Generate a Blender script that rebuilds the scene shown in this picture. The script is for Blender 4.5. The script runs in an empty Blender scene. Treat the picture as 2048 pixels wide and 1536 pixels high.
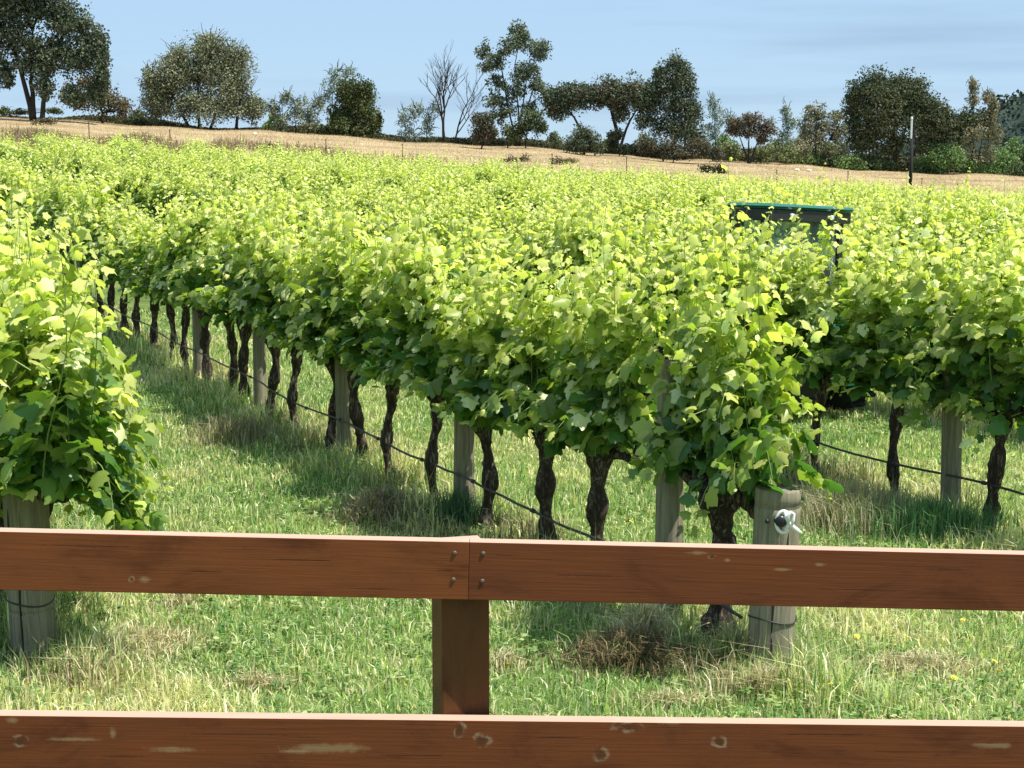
import bpy, math, random
import numpy as np
from mathutils import Vector, Matrix, Euler
R = math.radians
PI = math.pi
scene = bpy.context.scene
COL = scene.collection

# ------------------------------------------------------------------ camera
EYE = 2.6
PITCH = R(7.93)
FPX = 3000.0                                    # focal length in pixels of a 2048 wide picture
cd = bpy.data.cameras.new('camera')
cam = bpy.data.objects.new('camera', cd)
COL.objects.link(cam)
cam.location = (0, 0, EYE)
cam.rotation_euler = (PI/2 - PITCH, 0, 0)
cd.sensor_width = 36
cd.lens = 36*FPX/2048
cd.clip_start = 0.05
cd.clip_end = 6000
scene.camera = cam

# ------------------------------------------------------------------ light
SUN_EL = R(64)
SUN_AZ = (0.94, -0.33)                          # horizontal direction towards the sun (from the right, a little behind the viewer)
world = bpy.data.worlds.new('World')
scene.world = world
world.use_nodes = True
wn, wl = world.node_tree.nodes, world.node_tree.links
bg = wn['Background']
sky = wn.new('ShaderNodeTexSky')
sky.sky_type = 'NISHITA'
sky.sun_disc = False
sky.sun_elevation = SUN_EL
sky.sun_rotation = math.atan2(SUN_AZ[0], SUN_AZ[1])
sky.air_density = 1.0
sky.dust_density = 0.15
sky.ozone_density = 4.0
tc = wn.new('ShaderNodeTexCoord')
mp = wn.new('ShaderNodeMapping'); mp.inputs['Scale'].default_value = (1.6, 1.6, 22)
mp.inputs['Rotation'].default_value = (0, R(4), 0)
nz = wn.new('ShaderNodeTexNoise'); nz.inputs['Scale'].default_value = 1.6; nz.inputs['Detail'].default_value = 5
rp = wn.new('ShaderNodeValToRGB')
rp.color_ramp.elements[0].position = 0.47; rp.color_ramp.elements[0].color = (0, 0, 0, 1)
rp.color_ramp.elements[1].position = 0.72; rp.color_ramp.elements[1].color = (1, 1, 1, 1)
ms = wn.new('ShaderNodeMath'); ms.operation = 'MULTIPLY'; ms.inputs[1].default_value = 0.8
mx = wn.new('ShaderNodeMix'); mx.data_type = 'RGBA'
mx.inputs['B'].default_value = (1.75, 2.35, 3.05, 1)  # thin grey blue cloud veil, in the sky's own units
wl.new(tc.outputs['Generated'], mp.inputs['Vector']); wl.new(mp.outputs['Vector'], nz.inputs['Vector'])
wl.new(nz.outputs['Fac'], rp.inputs['Fac']); wl.new(rp.outputs['Color'], ms.inputs[0])
wl.new(ms.outputs[0], mx.inputs['Factor']); wl.new(sky.outputs['Color'], mx.inputs['A'])
tn_ = wn.new('ShaderNodeMix'); tn_.data_type = 'RGBA'; tn_.blend_type = 'MULTIPLY'; tn_.inputs['Factor'].default_value = 1
tn_.inputs['B'].default_value = (.90, .97, 1.03, 1)
fm_ = wn.new('ShaderNodeMix'); fm_.data_type = 'RGBA'; fm_.inputs['Factor'].default_value = .86
fm_.inputs['B'].default_value = (2.12, 2.78, 3.5, 1)
wl.new(sky.outputs['Color'], fm_.inputs['A']); wl.new(fm_.outputs['Result'], mx.inputs['A'])
wl.new(mx.outputs['Result'], tn_.inputs['A']); wl.new(tn_.outputs['Result'], bg.inputs['Color'])
bg.inputs['Strength'].default_value = 0.135
sd = bpy.data.lights.new('sun', 'SUN'); sd.energy = 4.3; sd.angle = R(0.53); sd.color = (1, 0.95, 0.87)
sun = bpy.data.objects.new('sun', sd); COL.objects.link(sun)
h = math.hypot(*SUN_AZ)
sv = Vector((SUN_AZ[0]/h*math.cos(SUN_EL), SUN_AZ[1]/h*math.cos(SUN_EL), math.sin(SUN_EL)))
sun.rotation_euler = sv.to_track_quat('Z', 'Y').to_euler()
sun.location = (10, -5, 30)
scene.view_settings.view_transform = 'Standard'
scene.view_settings.look = 'None'
scene.view_settings.exposure = 0.78
scene.view_settings.gamma = 1
scene.render.engine = 'CYCLES'
scene.cycles.max_bounces = 8
scene.cycles.transparent_max_bounces = 8

# ------------------------------------------------------------------ terrain height
YK = np.array([-60, 0, 4.5, 6.4, 10, 20, 40, 75, 100, 130, 138, 150, 200, 320, 900, 5000.])
AK = np.array([.45, .45, .45, .0, 0, .04, .36, 1.24, 2.80, 4.95, 5.05, 4.2, -1., -8, -12, -14])
BK = np.array([0, 0, 0, 0, 0, -.014, -.047, -.062, -.066, -.066, -.064, -.06, -.04, -.02, 0, 0])


def _hermite(xk, yk, x):
    d = np.diff(yk)/np.diff(xk)
    m = np.zeros_like(yk)
    m[1:-1] = np.where(d[:-1]*d[1:] > 0, 2*d[:-1]*d[1:]/np.where(np.abs(d[:-1]+d[1:]) < 1e-12, 1, d[:-1]+d[1:]), 0)
    i = np.clip(np.searchsorted(xk, x)-1, 0, len(xk)-2)
    hh = xk[i+1]-xk[i]; t = np.clip((x-xk[i])/hh, 0, 1)
    return ((1+2*t)*(1-t)**2)*yk[i]+t*(1-t)**2*hh*m[i]+t*t*(3-2*t)*yk[i+1]+t*t*(t-1)*hh*m[i+1]


def gz(x, y):
    x = np.asarray(x, float); y = np.asarray(y, float)
    xx = 60*np.tanh(x/60)
    z = _hermite(YK, AK, y)+_hermite(YK, BK, y)*xx
    far = np.clip((y-90)/40, 0, 1)
    z = z+far*(0.10*np.sin(x*.31+1)+0.07*np.sin(x*.83+y*.1))
    z = z+0.02*np.sin(x*1.7+y*.6)*np.sin(y*1.3-x*.4)
    return z


def gzf(x, y):
    return float(gz(x, y))


def ray(px, py):
    a = (px-1024)/FPX; b = (768-py)/FPX
    return Vector((a, math.cos(PITCH)+b*math.sin(PITCH), -math.sin(PITCH)+b*math.cos(PITCH)))


def at(px, py, Y):                               # the point at distance Y seen at that pixel of the photograph
    r = ray(px, py)
    return Vector((0, 0, EYE))+r*(Y/r.y)

# ------------------------------------------------------------------ helpers
def tag(o, label=None, cat=None, group=None, kind=None):
    if label: o['label'] = label
    if cat: o['category'] = cat
    if group: o['group'] = group
    if kind: o['kind'] = kind
    return o


def link(name, me, parent=None):
    o = bpy.data.objects.new(name, me)
    COL.objects.link(o)
    if parent is not None: o.parent = parent
    return o


def empty(name, loc, rz=0.0):
    o = bpy.data.objects.new(name, None)
    COL.objects.link(o)
    o.location = loc; o.rotation_euler = (0, 0, rz)
    o.empty_display_size = 0.1
    return o


def np_mesh(name, V, faces, mat, tone=None, smooth=False):
    """faces: list of (count, array[n, count]); tone: per-face RGBA-ish array in the same order"""
    me = bpy.data.meshes.new(name)
    V = np.asarray(V, np.float32)
    me.vertices.add(len(V)); me.vertices.foreach_set('co', V.ravel())
    loops = np.concatenate([np.asarray(f).ravel() for f in faces]).astype(np.int32)
    tot = np.concatenate([np.full(len(f), np.asarray(f).shape[1]) for f in faces]).astype(np.int32)
    start = np.concatenate([[0], np.cumsum(tot)[:-1]]).astype(np.int32)
    me.loops.add(len(loops)); me.loops.foreach_set('vertex_index', loops)
    me.polygons.add(len(tot)); me.polygons.foreach_set('loop_start', start); me.polygons.foreach_set('loop_total', tot)
    if smooth: me.polygons.foreach_set('use_smooth', np.ones(len(tot), bool))
    if tone is not None:
        a = me.attributes.new('tone', 'FLOAT_COLOR', 'FACE')
        t = np.ones((len(tot), 4), np.float32); t[:, :tone.shape[1]] = tone
        a.data.foreach_set('color', t.ravel())
    me.update(calc_edges=True)
    if mat: me.materials.append(mat)
    return me


class MB:
    def __init__(s): s.v = []; s.f = []
    def add(s, v, f):
        o = len(s.v); s.v += [tuple(p) for p in v]; s.f += [tuple(i+o for i in q) for q in f]
    def box(s, c, size, rot=None, bev=0.0):
        x, y, z = (d/2 for d in size)
        M = rot if rot is not None else Matrix.Identity(3)
        c = Vector(c)
        if bev <= 0:
            pts = [Vector((a*x, b*y, d*z)) for a in (-1, 1) for b in (-1, 1) for d in (-1, 1)]
            s.add([c+M@p for p in pts], [(0, 1, 3, 2), (4, 6, 7, 5), (0, 4, 5, 1), (2, 3, 7, 6), (0, 2, 6, 4), (1, 5, 7, 3)])
            return
        import bmesh
        bm = bmesh.new(); bmesh.ops.create_cube(bm, size=1)
        for v in bm.verts: v.co = Vector((v.co.x*size[0], v.co.y*size[1], v.co.z*size[2]))
        bmesh.ops.bevel(bm, geom=bm.edges[:], offset=bev, segments=2, affect='EDGES', profile=0.6)
        bm.verts.index_update()
        s.add([c+M@v.co for v in bm.verts], [[v.index for v in f.verts] for f in bm.faces]); bm.free()
    def tube(s, path, rad, n=8, noise=0.0, rnd=None, caps=True, squash=None):
        path = [Vector(p) for p in path]; m = len(path)
        if not hasattr(rad, '__len__'): rad = [rad]*m
        up = Vector((0, 0, 1)); t0 = (path[1]-path[0]).normalized()
        a = t0.cross(Vector((1, 0, 0)) if abs(t0.x) < .8 else Vector((0, 1, 0))).normalized()
        vs = []
        for i in range(m):
            t = (path[min(i+1, m-1)]-path[max(i-1, 0)])
            t = t.normalized() if t.length > 1e-9 else t0
            a = (a-t*a.dot(t)).normalized(); b = t.cross(a)
            for k in range(n):
                th = 2*PI*k/n
                r = rad[i]*(1+(noise*(rnd.random()*2-1) if rnd else 0))
                vs.append(path[i]+(a*math.cos(th)+b*math.sin(th))*r)
        fs = [(i*n+k, i*n+(k+1) % n, (i+1)*n+(k+1) % n, (i+1)*n+k) for i in range(m-1) for k in range(n)]
        if caps: fs += [tuple(range(n))[::-1], tuple((m-1)*n+k for k in range(n))]
        s.add(vs, fs)
    def lathe(s, c, prof, n=16, M=None):
        M = M if M is not None else Matrix.Identity(3); c = Vector(c)
        vs = [c+M@Vector((r*math.cos(2*PI*k/n), r*math.sin(2*PI*k/n), z)) for r, z in prof for k in range(n)]
        m = len(prof)
        fs = [(i*n+k, i*n+(k+1) % n, (i+1)*n+(k+1) % n, (i+1)*n+k) for i in range(m-1) for k in range(n)]
        fs += [tuple(range(n))[::-1], tuple((m-1)*n+k for k in range(n))]
        s.add(vs, fs)
    def build(s, name, mat, parent=None, smooth=False):
        me = bpy.data.meshes.new(name); me.from_pydata([tuple(v) for v in s.v], [], s.f)
        if smooth: me.polygons.foreach_set('use_smooth', np.ones(len(me.polygons), bool))
        me.update(); me.materials.append(mat)
        return link(name, me, parent)

# ------------------------------------------------------------------ materials
def new_mat(name):
    m = bpy.data.materials.new(name); m.use_nodes = True
    nt = m.node_tree
    return m, nt.nodes, nt.links, nt.nodes['Principled BSDF']


def noise(n, l, vec, scale, detail=4, rough=.6, dist=0.0):
    t = n.new('ShaderNodeTexNoise'); t.inputs['Scale'].default_value = scale
    t.inputs['Detail'].default_value = detail; t.inputs['Roughness'].default_value = rough
    t.inputs['Distortion'].default_value = dist
    if vec is not None: l.new(vec, t.inputs['Vector'])
    return t.outputs['Fac']


def ramp(n, l, fac, stops):
    r = n.new('ShaderNodeValToRGB'); e = r.color_ramp.elements
    while len(e) < len(stops): e.new(0.5)
    for i, (p, c) in enumerate(stops):
        e[i].position = p; e[i].color = (*c, 1) if len(c) == 3 else c
    l.new(fac, r.inputs['Fac']); return r.outputs['Color']


def mixc(n, l, fac, a, b, mode='MIX'):
    m = n.new('ShaderNodeMix'); m.data_type = 'RGBA'; m.blend_type = mode
    for s, v in (('Factor', fac), ('A', a), ('B', b)):
        if isinstance(v, bpy.types.NodeSocket): l.new(v, m.inputs[s])
        elif isinstance(v, (int, float)): m.inputs[s].default_value = v
        else: m.inputs[s].default_value = (*v, 1)
    return m.outputs['Result']


def mth(n, l, op, a, b=None, clamp=False):
    m = n.new('ShaderNodeMath'); m.operation = op; m.use_clamp = clamp
    for i, v in enumerate((a, b)):
        if v is None: continue
        if isinstance(v, bpy.types.NodeSocket): l.new(v, m.inputs[i])
        else: m.inputs[i].default_value = v
    return m.outputs[0]


def mapping(n, l, vec, scale=(1, 1, 1), loc=(0, 0, 0)):
    m = n.new('ShaderNodeMapping'); m.inputs['Scale'].default_value = scale; m.inputs['Location'].default_value = loc
    l.new(vec, m.inputs['Vector']); return m.outputs['Vector']


def bump(n, l, b, hgt, strength=.4, dist=.01):
    x = n.new('ShaderNodeBump'); x.inputs['Strength'].default_value = strength; x.inputs['Distance'].default_value = dist
    l.new(hgt, x.inputs['Height']); l.new(x.outputs['Normal'], b.inputs['Normal'])


def leaf_mat(name, trans=0.45, rough=0.45, spec=0.4, tint=(1.25, 1.5, .55)):
    """foliage whose colour is its own 'tone' attribute; light passes through the blade"""
    m, n, l, b = new_mat(name)
    a = n.new('ShaderNodeAttribute'); a.attribute_name = 'tone'
    l.new(a.outputs['Color'], b.inputs['Base Color'])
    b.inputs['Roughness'].default_value = rough; b.inputs['Specular IOR Level'].default_value = spec
    tr = n.new('ShaderNodeBsdfTranslucent')
    t = mixc(n, l, 1.0, a.outputs['Color'], tint, 'MULTIPLY')
    l.new(t, tr.inputs['Color'])
    ms = n.new('ShaderNodeMixShader'); ms.inputs['Fac'].default_value = trans
    l.new(b.outputs[0], ms.inputs[1]); l.new(tr.outputs[0], ms.inputs[2])
    l.new(ms.outputs[0], n['Material Output'].inputs['Surface'])
    return m


def plain(name, col, rough=.6, metal=0.0, spec=.5, var=0.0, scale=8):
    m, n, l, b = new_mat(name)
    b.inputs['Roughness'].default_value = rough; b.inputs['Metallic'].default_value = metal
    b.inputs['Specular IOR Level'].default_value = spec
    tcn = n.new('ShaderNodeTexCoord')
    f = noise(n, l, tcn.outputs['Object'], scale, 5)
    c = mixc(n, l, f, tuple(max(0, v*(1-var)) for v in col), tuple(min(1, v*(1+var)) for v in col))
    l.new(c, b.inputs['Base Color'])
    return m


M_LEAF = leaf_mat('vine_leaf', .48, .36, .42, (1.2, 1.4, .55))
M_GRASS = leaf_mat('grass_blade', .42, .55, .25, (1.2, 1.35, .7))
M_DRY = leaf_mat('dry_blade', .25, .8, .1, (1.1, 1.05, .8))
M_TREE = leaf_mat('tree_leaf', .15, .7, .12, (1.1, 1.2, .7))
M_CANE = plain('green_cane', (.20, .27, .07), .5, var=.35, scale=20)


def bark_mat(name, dark, light, sc=22, lightpos=.62):
    m, n, l, b = new_mat(name)
    t = n.new('ShaderNodeTexCoord')
    v = mapping(n, l, t.outputs['Object'], (1, 1, .28))
    f = noise(n, l, v, sc, 8, .7, 1.2)
    c = ramp(n, l, f, [(.38, dark), (lightpos, tuple(x*1.7 for x in dark)), (min(.98, lightpos+.14), light)])
    l.new(c, b.inputs['Base Color']); b.inputs['Roughness'].default_value = .95
    b.inputs['Specular IOR Level'].default_value = .15
    bump(n, l, b, f, 1.0, .025)
    return m


M_BARK = bark_mat('vine_bark', (.035, .026, .020), (.34, .28, .22), 26, .52)
M_TBARK = bark_mat('gum_bark', (.028, .024, .02), (.14, .12, .10), 3)


def post_mat():
    m, n, l, b = new_mat('weathered_post')
    t = n.new('ShaderNodeTexCoord')
    v = mapping(n, l, t.outputs['Object'], (1, 1, .06))
    f = noise(n, l, v, 38, 8, .7, .6)
    c = ramp(n, l, f, [(.30, (.05, .043, .03)), (.42, (.20, .175, .125)), (.60, (.34, .30, .215)), (.8, (.45, .41, .32))])
    f2 = noise(n, l, t.outputs['Object'], 7, 5, .6)
    c = mixc(n, l, mth(n, l, 'MULTIPLY', f2, .55), c, (.15, .15, .09))
    l.new(c, b.inputs['Base Color']); b.inputs['Roughness'].default_value = .9
    b.inputs['Specular IOR Level'].default_value = .2
    bump(n, l, b, f, .9, .006)
    return m


M_POST = post_mat()


def rail_mat(name, marks, seed=0.0, base=(.235, .075, .022)):
    """orange brown stained pine: long grain, darker streaks, and worn pale marks (x, z, half width, half height, ring) in metres"""
    m, n, l, b = new_mat(name)
    t = n.new('ShaderNodeTexCoord')
    o = mapping(n, l, t.outputs['Object'], (1, 1, 1), (seed, 0, 0))
    g = mapping(n, l, o, (.5, 8, 15))
    f = noise(n, l, g, 8, 9, .68, .35)
    c = ramp(n, l, f, [(.25, tuple(x*.84 for x in base)), (.5, base), (.78, tuple(x*1.08 for x in base))])
    big = noise(n, l, mapping(n, l, o, (1.6, 1, 5)), 1.7, 4, .6)
    c = mixc(n, l, big, c, tuple(x*y for x, y in zip(base, (.62, .62, .8))), 'MIX')
    c = mixc(n, l, .6, c, mixc(n, l, big, (.6, .55, .55), (1.25, 1.25, 1.2)), 'MULTIPLY')
    fine = noise(n, l, mapping(n, l, o, (3, 6, 60)), 20, 4, .6)
    c = mixc(n, l, .18, c, mixc(n, l, fine, (.5, .5, .5), (1.4, 1.4, 1.4)), 'MULTIPLY')
    bl_ = noise(n, l, mapping(n, l, o, (1.2, 1, 3.5)), 3.1, 6, .65, .6)
    c = mixc(n, l, .8, c, ramp(n, l, bl_, [(.32, (.55, .48, .45)), (.48, (1, 1, 1)), (.7, (1.22, 1.15, 1.0))]), 'MULTIPLY')
    sp_ = noise(n, l, mapping(n, l, o, (1, 1, 2)), 55, 3, .6)
    c = mixc(n, l, ramp(n, l, sp_, [(.66, (0, 0, 0)), (.74, (.5, .5, .5))]), c, tuple(x*.35 for x in base))
    warp = noise(n, l, o, 30, 3, .6)
    sep = n.new('ShaderNodeSeparateXYZ'); l.new(t.outputs['Object'], sep.inputs[0])
    for (mxx, mz, rx, rz, ring) in marks:
        dx = mth(n, l, 'DIVIDE', mth(n, l, 'SUBTRACT', sep.outputs['X'], mxx), rx)
        dz = mth(n, l, 'DIVIDE', mth(n, l, 'SUBTRACT', sep.outputs['Z'], mz), rz)
        dd = mth(n, l, 'SQRT', mth(n, l, 'ADD', mth(n, l, 'MULTIPLY', dx, dx), mth(n, l, 'MULTIPLY', dz, dz)))
        dd = mth(n, l, 'ADD', dd, mth(n, l, 'MULTIPLY', mth(n, l, 'SUBTRACT', warp, .5), 1.7))
        if ring == 2:                                        # dark drying check along the grain
            msk = mth(n, l, 'MULTIPLY', mth(n, l, 'SUBTRACT', .9, dd, True), 3.0, True)
            c = mixc(n, l, mth(n, l, 'MULTIPLY', msk, .8), c, (.03, .014, .008))
            continue
        if ring:
            msk = mth(n, l, 'SUBTRACT', 1.0, mth(n, l, 'MULTIPLY', mth(n, l, 'ABSOLUTE', mth(n, l, 'SUBTRACT', dd, .8)), 3.0), True)
            msk = mth(n, l, 'MULTIPLY', msk, mth(n, l, 'MULTIPLY', mth(n, l, 'SUBTRACT', noise(n, l, o, 42, 2, .5), .42, ), 4.0, True), True)
            dk = mth(n, l, 'SUBTRACT', 1.1, dd, True)
            c = mixc(n, l, mth(n, l, 'MULTIPLY', dk, .75), c, (.07, .03, .015))
            c = mixc(n, l, mth(n, l, 'MULTIPLY', msk, .55), c, (.50, .38, .24))
        else:
            msk = mth(n, l, 'MULTIPLY', mth(n, l, 'SUBTRACT', 1.0, dd, True), 1.6, True)
            c = mixc(n, l, mth(n, l, 'MULTIPLY', msk, .5), c, (.36, .25, .13))
    l.new(c, b.inputs['Base Color'])
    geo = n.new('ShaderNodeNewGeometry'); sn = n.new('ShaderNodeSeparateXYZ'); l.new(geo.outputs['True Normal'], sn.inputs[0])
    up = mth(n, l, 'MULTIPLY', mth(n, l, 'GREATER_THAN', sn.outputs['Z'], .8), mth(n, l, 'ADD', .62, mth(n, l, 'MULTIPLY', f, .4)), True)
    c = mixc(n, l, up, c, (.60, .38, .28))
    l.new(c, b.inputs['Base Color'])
    b.inputs['Roughness'].default_value = .62; b.inputs['Specular IOR Level'].default_value = .22
    bump(n, l, b, f, .35, .003)
    return m

# ------------------------------------------------------------------ ground
VD = Vector((-0.429, 0.903, 0)).normalized()     # direction of the vine rows
VN = Vector((VD.y, -VD.x, 0))                    # across the rows
ROT = math.atan2(VD.y, VD.x)
C1, DC = 4.49, 3.36                              # row number k runs along n.p = C1 + (k-1)*DC; row 1 is the front row


def ground_material():
    m, n, l, b = new_mat('meadow_ground')
    geo = n.new('ShaderNodeNewGeometry')
    P = geo.outputs['Position']
    sep = n.new('ShaderNodeSeparateXYZ'); l.new(P, sep.inputs[0])
    f1 = noise(n, l, P, .9, 6, .65); f2 = noise(n, l, P, 14, 5, .7)
    g = ramp(n, l, f1, [(.35, (.085, .13, .035)), (.55, (.13, .19, .05)), (.72, (.24, .23, .10))])
    g = mixc(n, l, .7, g, mixc(n, l, f2, (.35, .35, .35), (1.5, 1.5, 1.5)), 'MULTIPLY')
    s1 = noise(n, l, mapping(n, l, P, (.05, .25, 1)), 1.5, 6, .6)
    s2 = noise(n, l, mapping(n, l, P, (.6, 2.5, 1)), 1.2, 6, .7)
    s = ramp(n, l, s1, [(.3, (.25, .185, .105)), (.5, (.38, .29, .165)), (.7, (.49, .38, .22))])
    s = mixc(n, l, .5, s, mixc(n, l, s2, (.55, .52, .5), (1.3, 1.3, 1.3)), 'MULTIPLY')
    w = mth(n, l, 'ADD', sep.outputs['Y'], mth(n, l, 'MULTIPLY', mth(n, l, 'SUBTRACT', f1, .5), 8))
    k = mth(n, l, 'DIVIDE', mth(n, l, 'SUBTRACT', w, 82), 6, True)
    c = mixc(n, l, k, g, s)
    k2 = mth(n, l, 'DIVIDE', mth(n, l, 'SUBTRACT', w, 138), 14, True)
    c = mixc(n, l, k2, c, (.11, .13, .05))
    l.new(c, b.inputs['Base Color']); b.inputs['Roughness'].default_value = .95
    b.inputs['Specular IOR Level'].default_value = .1
    bump(n, l, b, f2, .8, .03)
    return m


def build_ground():
    xs = np.concatenate([-np.geomspace(3000, 60, 14), np.linspace(-55, -6, 50), np.linspace(-5.5, 7.5, 80), np.linspace(8, 55, 48), np.geomspace(60, 3000, 14)])
    ys = np.concatenate([np.linspace(-60, 3, 10), np.linspace(4, 16, 80), np.linspace(16.5, 150, 150), np.linspace(155, 400, 30), np.geomspace(450, 5000, 14)])
    X, Y = np.meshgrid(xs, ys)
    Z = gz(X, Y)
    V = np.stack([X, Y, Z], -1).reshape(-1, 3)
    w = len(xs); i = np.arange(len(ys)-1)[:, None]*w+np.arange(w-1)[None, :]
    i = i.ravel(); F = np.stack([i, i+1, i+w+1, i+w], 1)
    o = link('ground', np_mesh('ground', V, [F], ground_material(), smooth=True))
    tag(o, 'grassy vineyard ground rising to a straw coloured hill paddock', kind='structure')


build_ground()

# ------------------------------------------------------------------ leaves of the vine
rng = np.random.default_rng(7)
_half = [(.20, -.15), (.38, -.06), (.47, .08), (.37, .20), (.53, .34), (.55, .50), (.33, .55), (.27, .70), (.11, .86)]
LV = [(0, 0), (0, .45), (0, 1.0)]+_half+[(-x, y) for x, y in _half]
LV = np.array([(x, y, 0.0) for x, y in LV])
LV[:, 2] = -.34*np.abs(LV[:, 0])-.30*LV[:, 1]**2+.10*np.sin(LV[:, 0]*9)*LV[:, 1]
LV[:, 1] -= .05
LF5 = np.array([(0, 3, 4, 5, 6, 1), (0, 1, 15, 14, 13, 12)])
LF6 = np.array([(1, 6, 7, 8, 9, 10, 11, 2), (1, 2, 20, 19, 18, 17, 16, 15)])
QV = np.array([(0, -.05, 0), (.42, .35, -.12), (0, .95, -.28), (-.42, .35, -.12)])
QF = np.array([(0, 1, 2, 3)])


def nrm(a):
    return a/np.maximum(np.linalg.norm(a, axis=-1, keepdims=True), 1e-9)


def place_leaves(P, N, T, S, simple=False):
    """P positions, N normals, T tip directions, S sizes -> vertices and face blocks"""
    N = nrm(N); T = nrm(T-N*np.sum(T*N, 1, keepdims=True)); B = np.cross(T, N)
    base = QV if simple else LV
    q = (np.arange(len(P))*0.6180339) % 1.0                    # how strongly each leaf is cupped or curled
    curl = (.35+1.7*q)[:, None, None]
    V = P[:, None, :]+S[:, None, None]*(base[None, :, 0, None]*B[:, None, :]+base[None, :, 1, None]*T[:, None, :]+curl*base[None, :, 2, None]*N[:, None, :])
    k = len(base); off = (np.arange(len(P))*k)[:, None, None]
    if simple:
        return V.reshape(-1, 3), [(off+QF[None]).reshape(-1, 4)], 1
    return V.reshape(-1, 3), [(off+LF5[None]).reshape(-1, 6), (off+LF6[None]).reshape(-1, 8)], 2


def vine_shoots(rg, low=.0, tall=1.13, nsh=30, half=.52, wide=.60, zmin=.89, xs=1.0):
    """canes that spring from the cordon, and the leaves along them, in the vine's own frame (x along the row)"""
    canes, L = [], []
    for i in range(nsh):
        kind = rg.random()**(.42 if low > .3 else 1.35 if xs < 1 else 1)
        x0 = rg.uniform(-half, half); side = rg.choice([-1, 1])
        if kind < .55:                                       # upright
            p = np.array([x0, rg.normal(0, .06), rg.uniform(.85, 1.05)])
            d = np.array([rg.normal(0, .25), side*abs(rg.normal(0, .22))*wide, 1.0]); ln = rg.uniform(.92, 1.26)*tall; g = rg.uniform(.002, .034)/tall**2.2
            if rg.random() < (.12 if tall < 1.2 else .04): ln *= 1.2; g *= .3
        elif kind < .85:                                     # arching out and drooping
            p = np.array([x0, side*rg.uniform(.0, .12), rg.uniform(.95, 1.75)])
            d = np.array([rg.normal(0, .6), side*1.0*wide, rg.uniform(.2, .9)]); ln = rg.uniform(.35, .65); g = rg.uniform(.12, .26)
        else:                                                # hanging skirt
            p = np.array([x0, side*rg.uniform(.02, .15), rg.uniform(.85, 1.25)])
            d = np.array([rg.normal(0, .6), side*.7*wide, rg.uniform(-.1, .3)]); ln = rg.uniform(.2, .42)+low; g = rg.uniform(.15, .25)
        if kind > .985 and False: pass
        d[0] *= xs; d = d/np.linalg.norm(d); step = .050; nseg = int(ln/step)
        pts = [p.copy()]
        for s in range(nseg):
            wob = .032 if kind < .55 else .06
            d = d+np.array([rg.normal(0, wob), rg.normal(0, wob), -g*(.4+1.2*s/nseg)]); d /= np.linalg.norm(d)
            p = p+d*step; 
            if p[2] < zmin: break
            pts.append(p.copy())
            fr = s/max(nseg-1, 1)
            rep = 2 if fr < .8 and rg.random() < .6 else 1
            for q in range(rep):
                az = (s % 2)*PI+rg.normal(0, .7)
                side_v = np.cross(d, [0, 0, 1.0])+1e-3; side_v /= np.linalg.norm(side_v)
                up_v = np.cross(side_v, d)
                pet = side_v*math.cos(az)+up_v*(.35+.3*math.sin(az))
                out = np.array([0, np.sign(p[1])*.45 if abs(p[1]) > .08 else 0, 0])
                pet = pet+out*.8
                pet /= np.linalg.norm(pet)
                size = (.102*(1-fr)**.4*rg.uniform(.5, 1.35)+.024)
                pl = size*.6
                lp = p+pet*pl
                if lp[2] < zmin+rg.normal(-.06, .05): continue
                nn = np.array([rg.normal(0, .6), rg.normal(0, .6)+np.sign(p[1])*.55*min(1, abs(p[1])/.25), .85])
                tip = pet*.9+np.array([0, 0, -.55])+rg.normal(0, .25, 3)
                L.append((*lp, *nn, *tip, size, fr))
        canes.append(pts)
    return canes, np.array(L)


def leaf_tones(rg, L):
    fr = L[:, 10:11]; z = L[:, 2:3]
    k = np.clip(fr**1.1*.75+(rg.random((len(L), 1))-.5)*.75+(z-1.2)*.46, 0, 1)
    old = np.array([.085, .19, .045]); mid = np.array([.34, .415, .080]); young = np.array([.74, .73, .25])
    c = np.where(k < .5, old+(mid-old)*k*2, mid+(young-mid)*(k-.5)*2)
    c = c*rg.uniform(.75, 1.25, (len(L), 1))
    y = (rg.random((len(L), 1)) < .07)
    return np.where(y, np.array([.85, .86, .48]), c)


def foliage_mesh(name, rg, simple=False, **kw):
    canes, L = vine_shoots(rg, **kw)
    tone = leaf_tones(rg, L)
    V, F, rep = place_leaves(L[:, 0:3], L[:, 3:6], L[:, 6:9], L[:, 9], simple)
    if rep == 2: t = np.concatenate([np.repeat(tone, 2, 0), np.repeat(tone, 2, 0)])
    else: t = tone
    return np_mesh(name, V, F, M_LEAF, t), canes


def cane_mesh(name, canes):
    mb = MB()
    for pts in canes:
        if len(pts) < 3: continue
        q = pts[::2]+([pts[-1]] if len(pts) % 2 == 0 else [])
        mb.tube(q, [max(.0015, .0045*(1-.7*i/len(q))) for i in range(len(q))], 4, caps=False)
    me = bpy.data.meshes.new(name); me.from_pydata([tuple(v) for v in mb.v], [], mb.f); me.materials.append(M_CANE)
    return me


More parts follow.
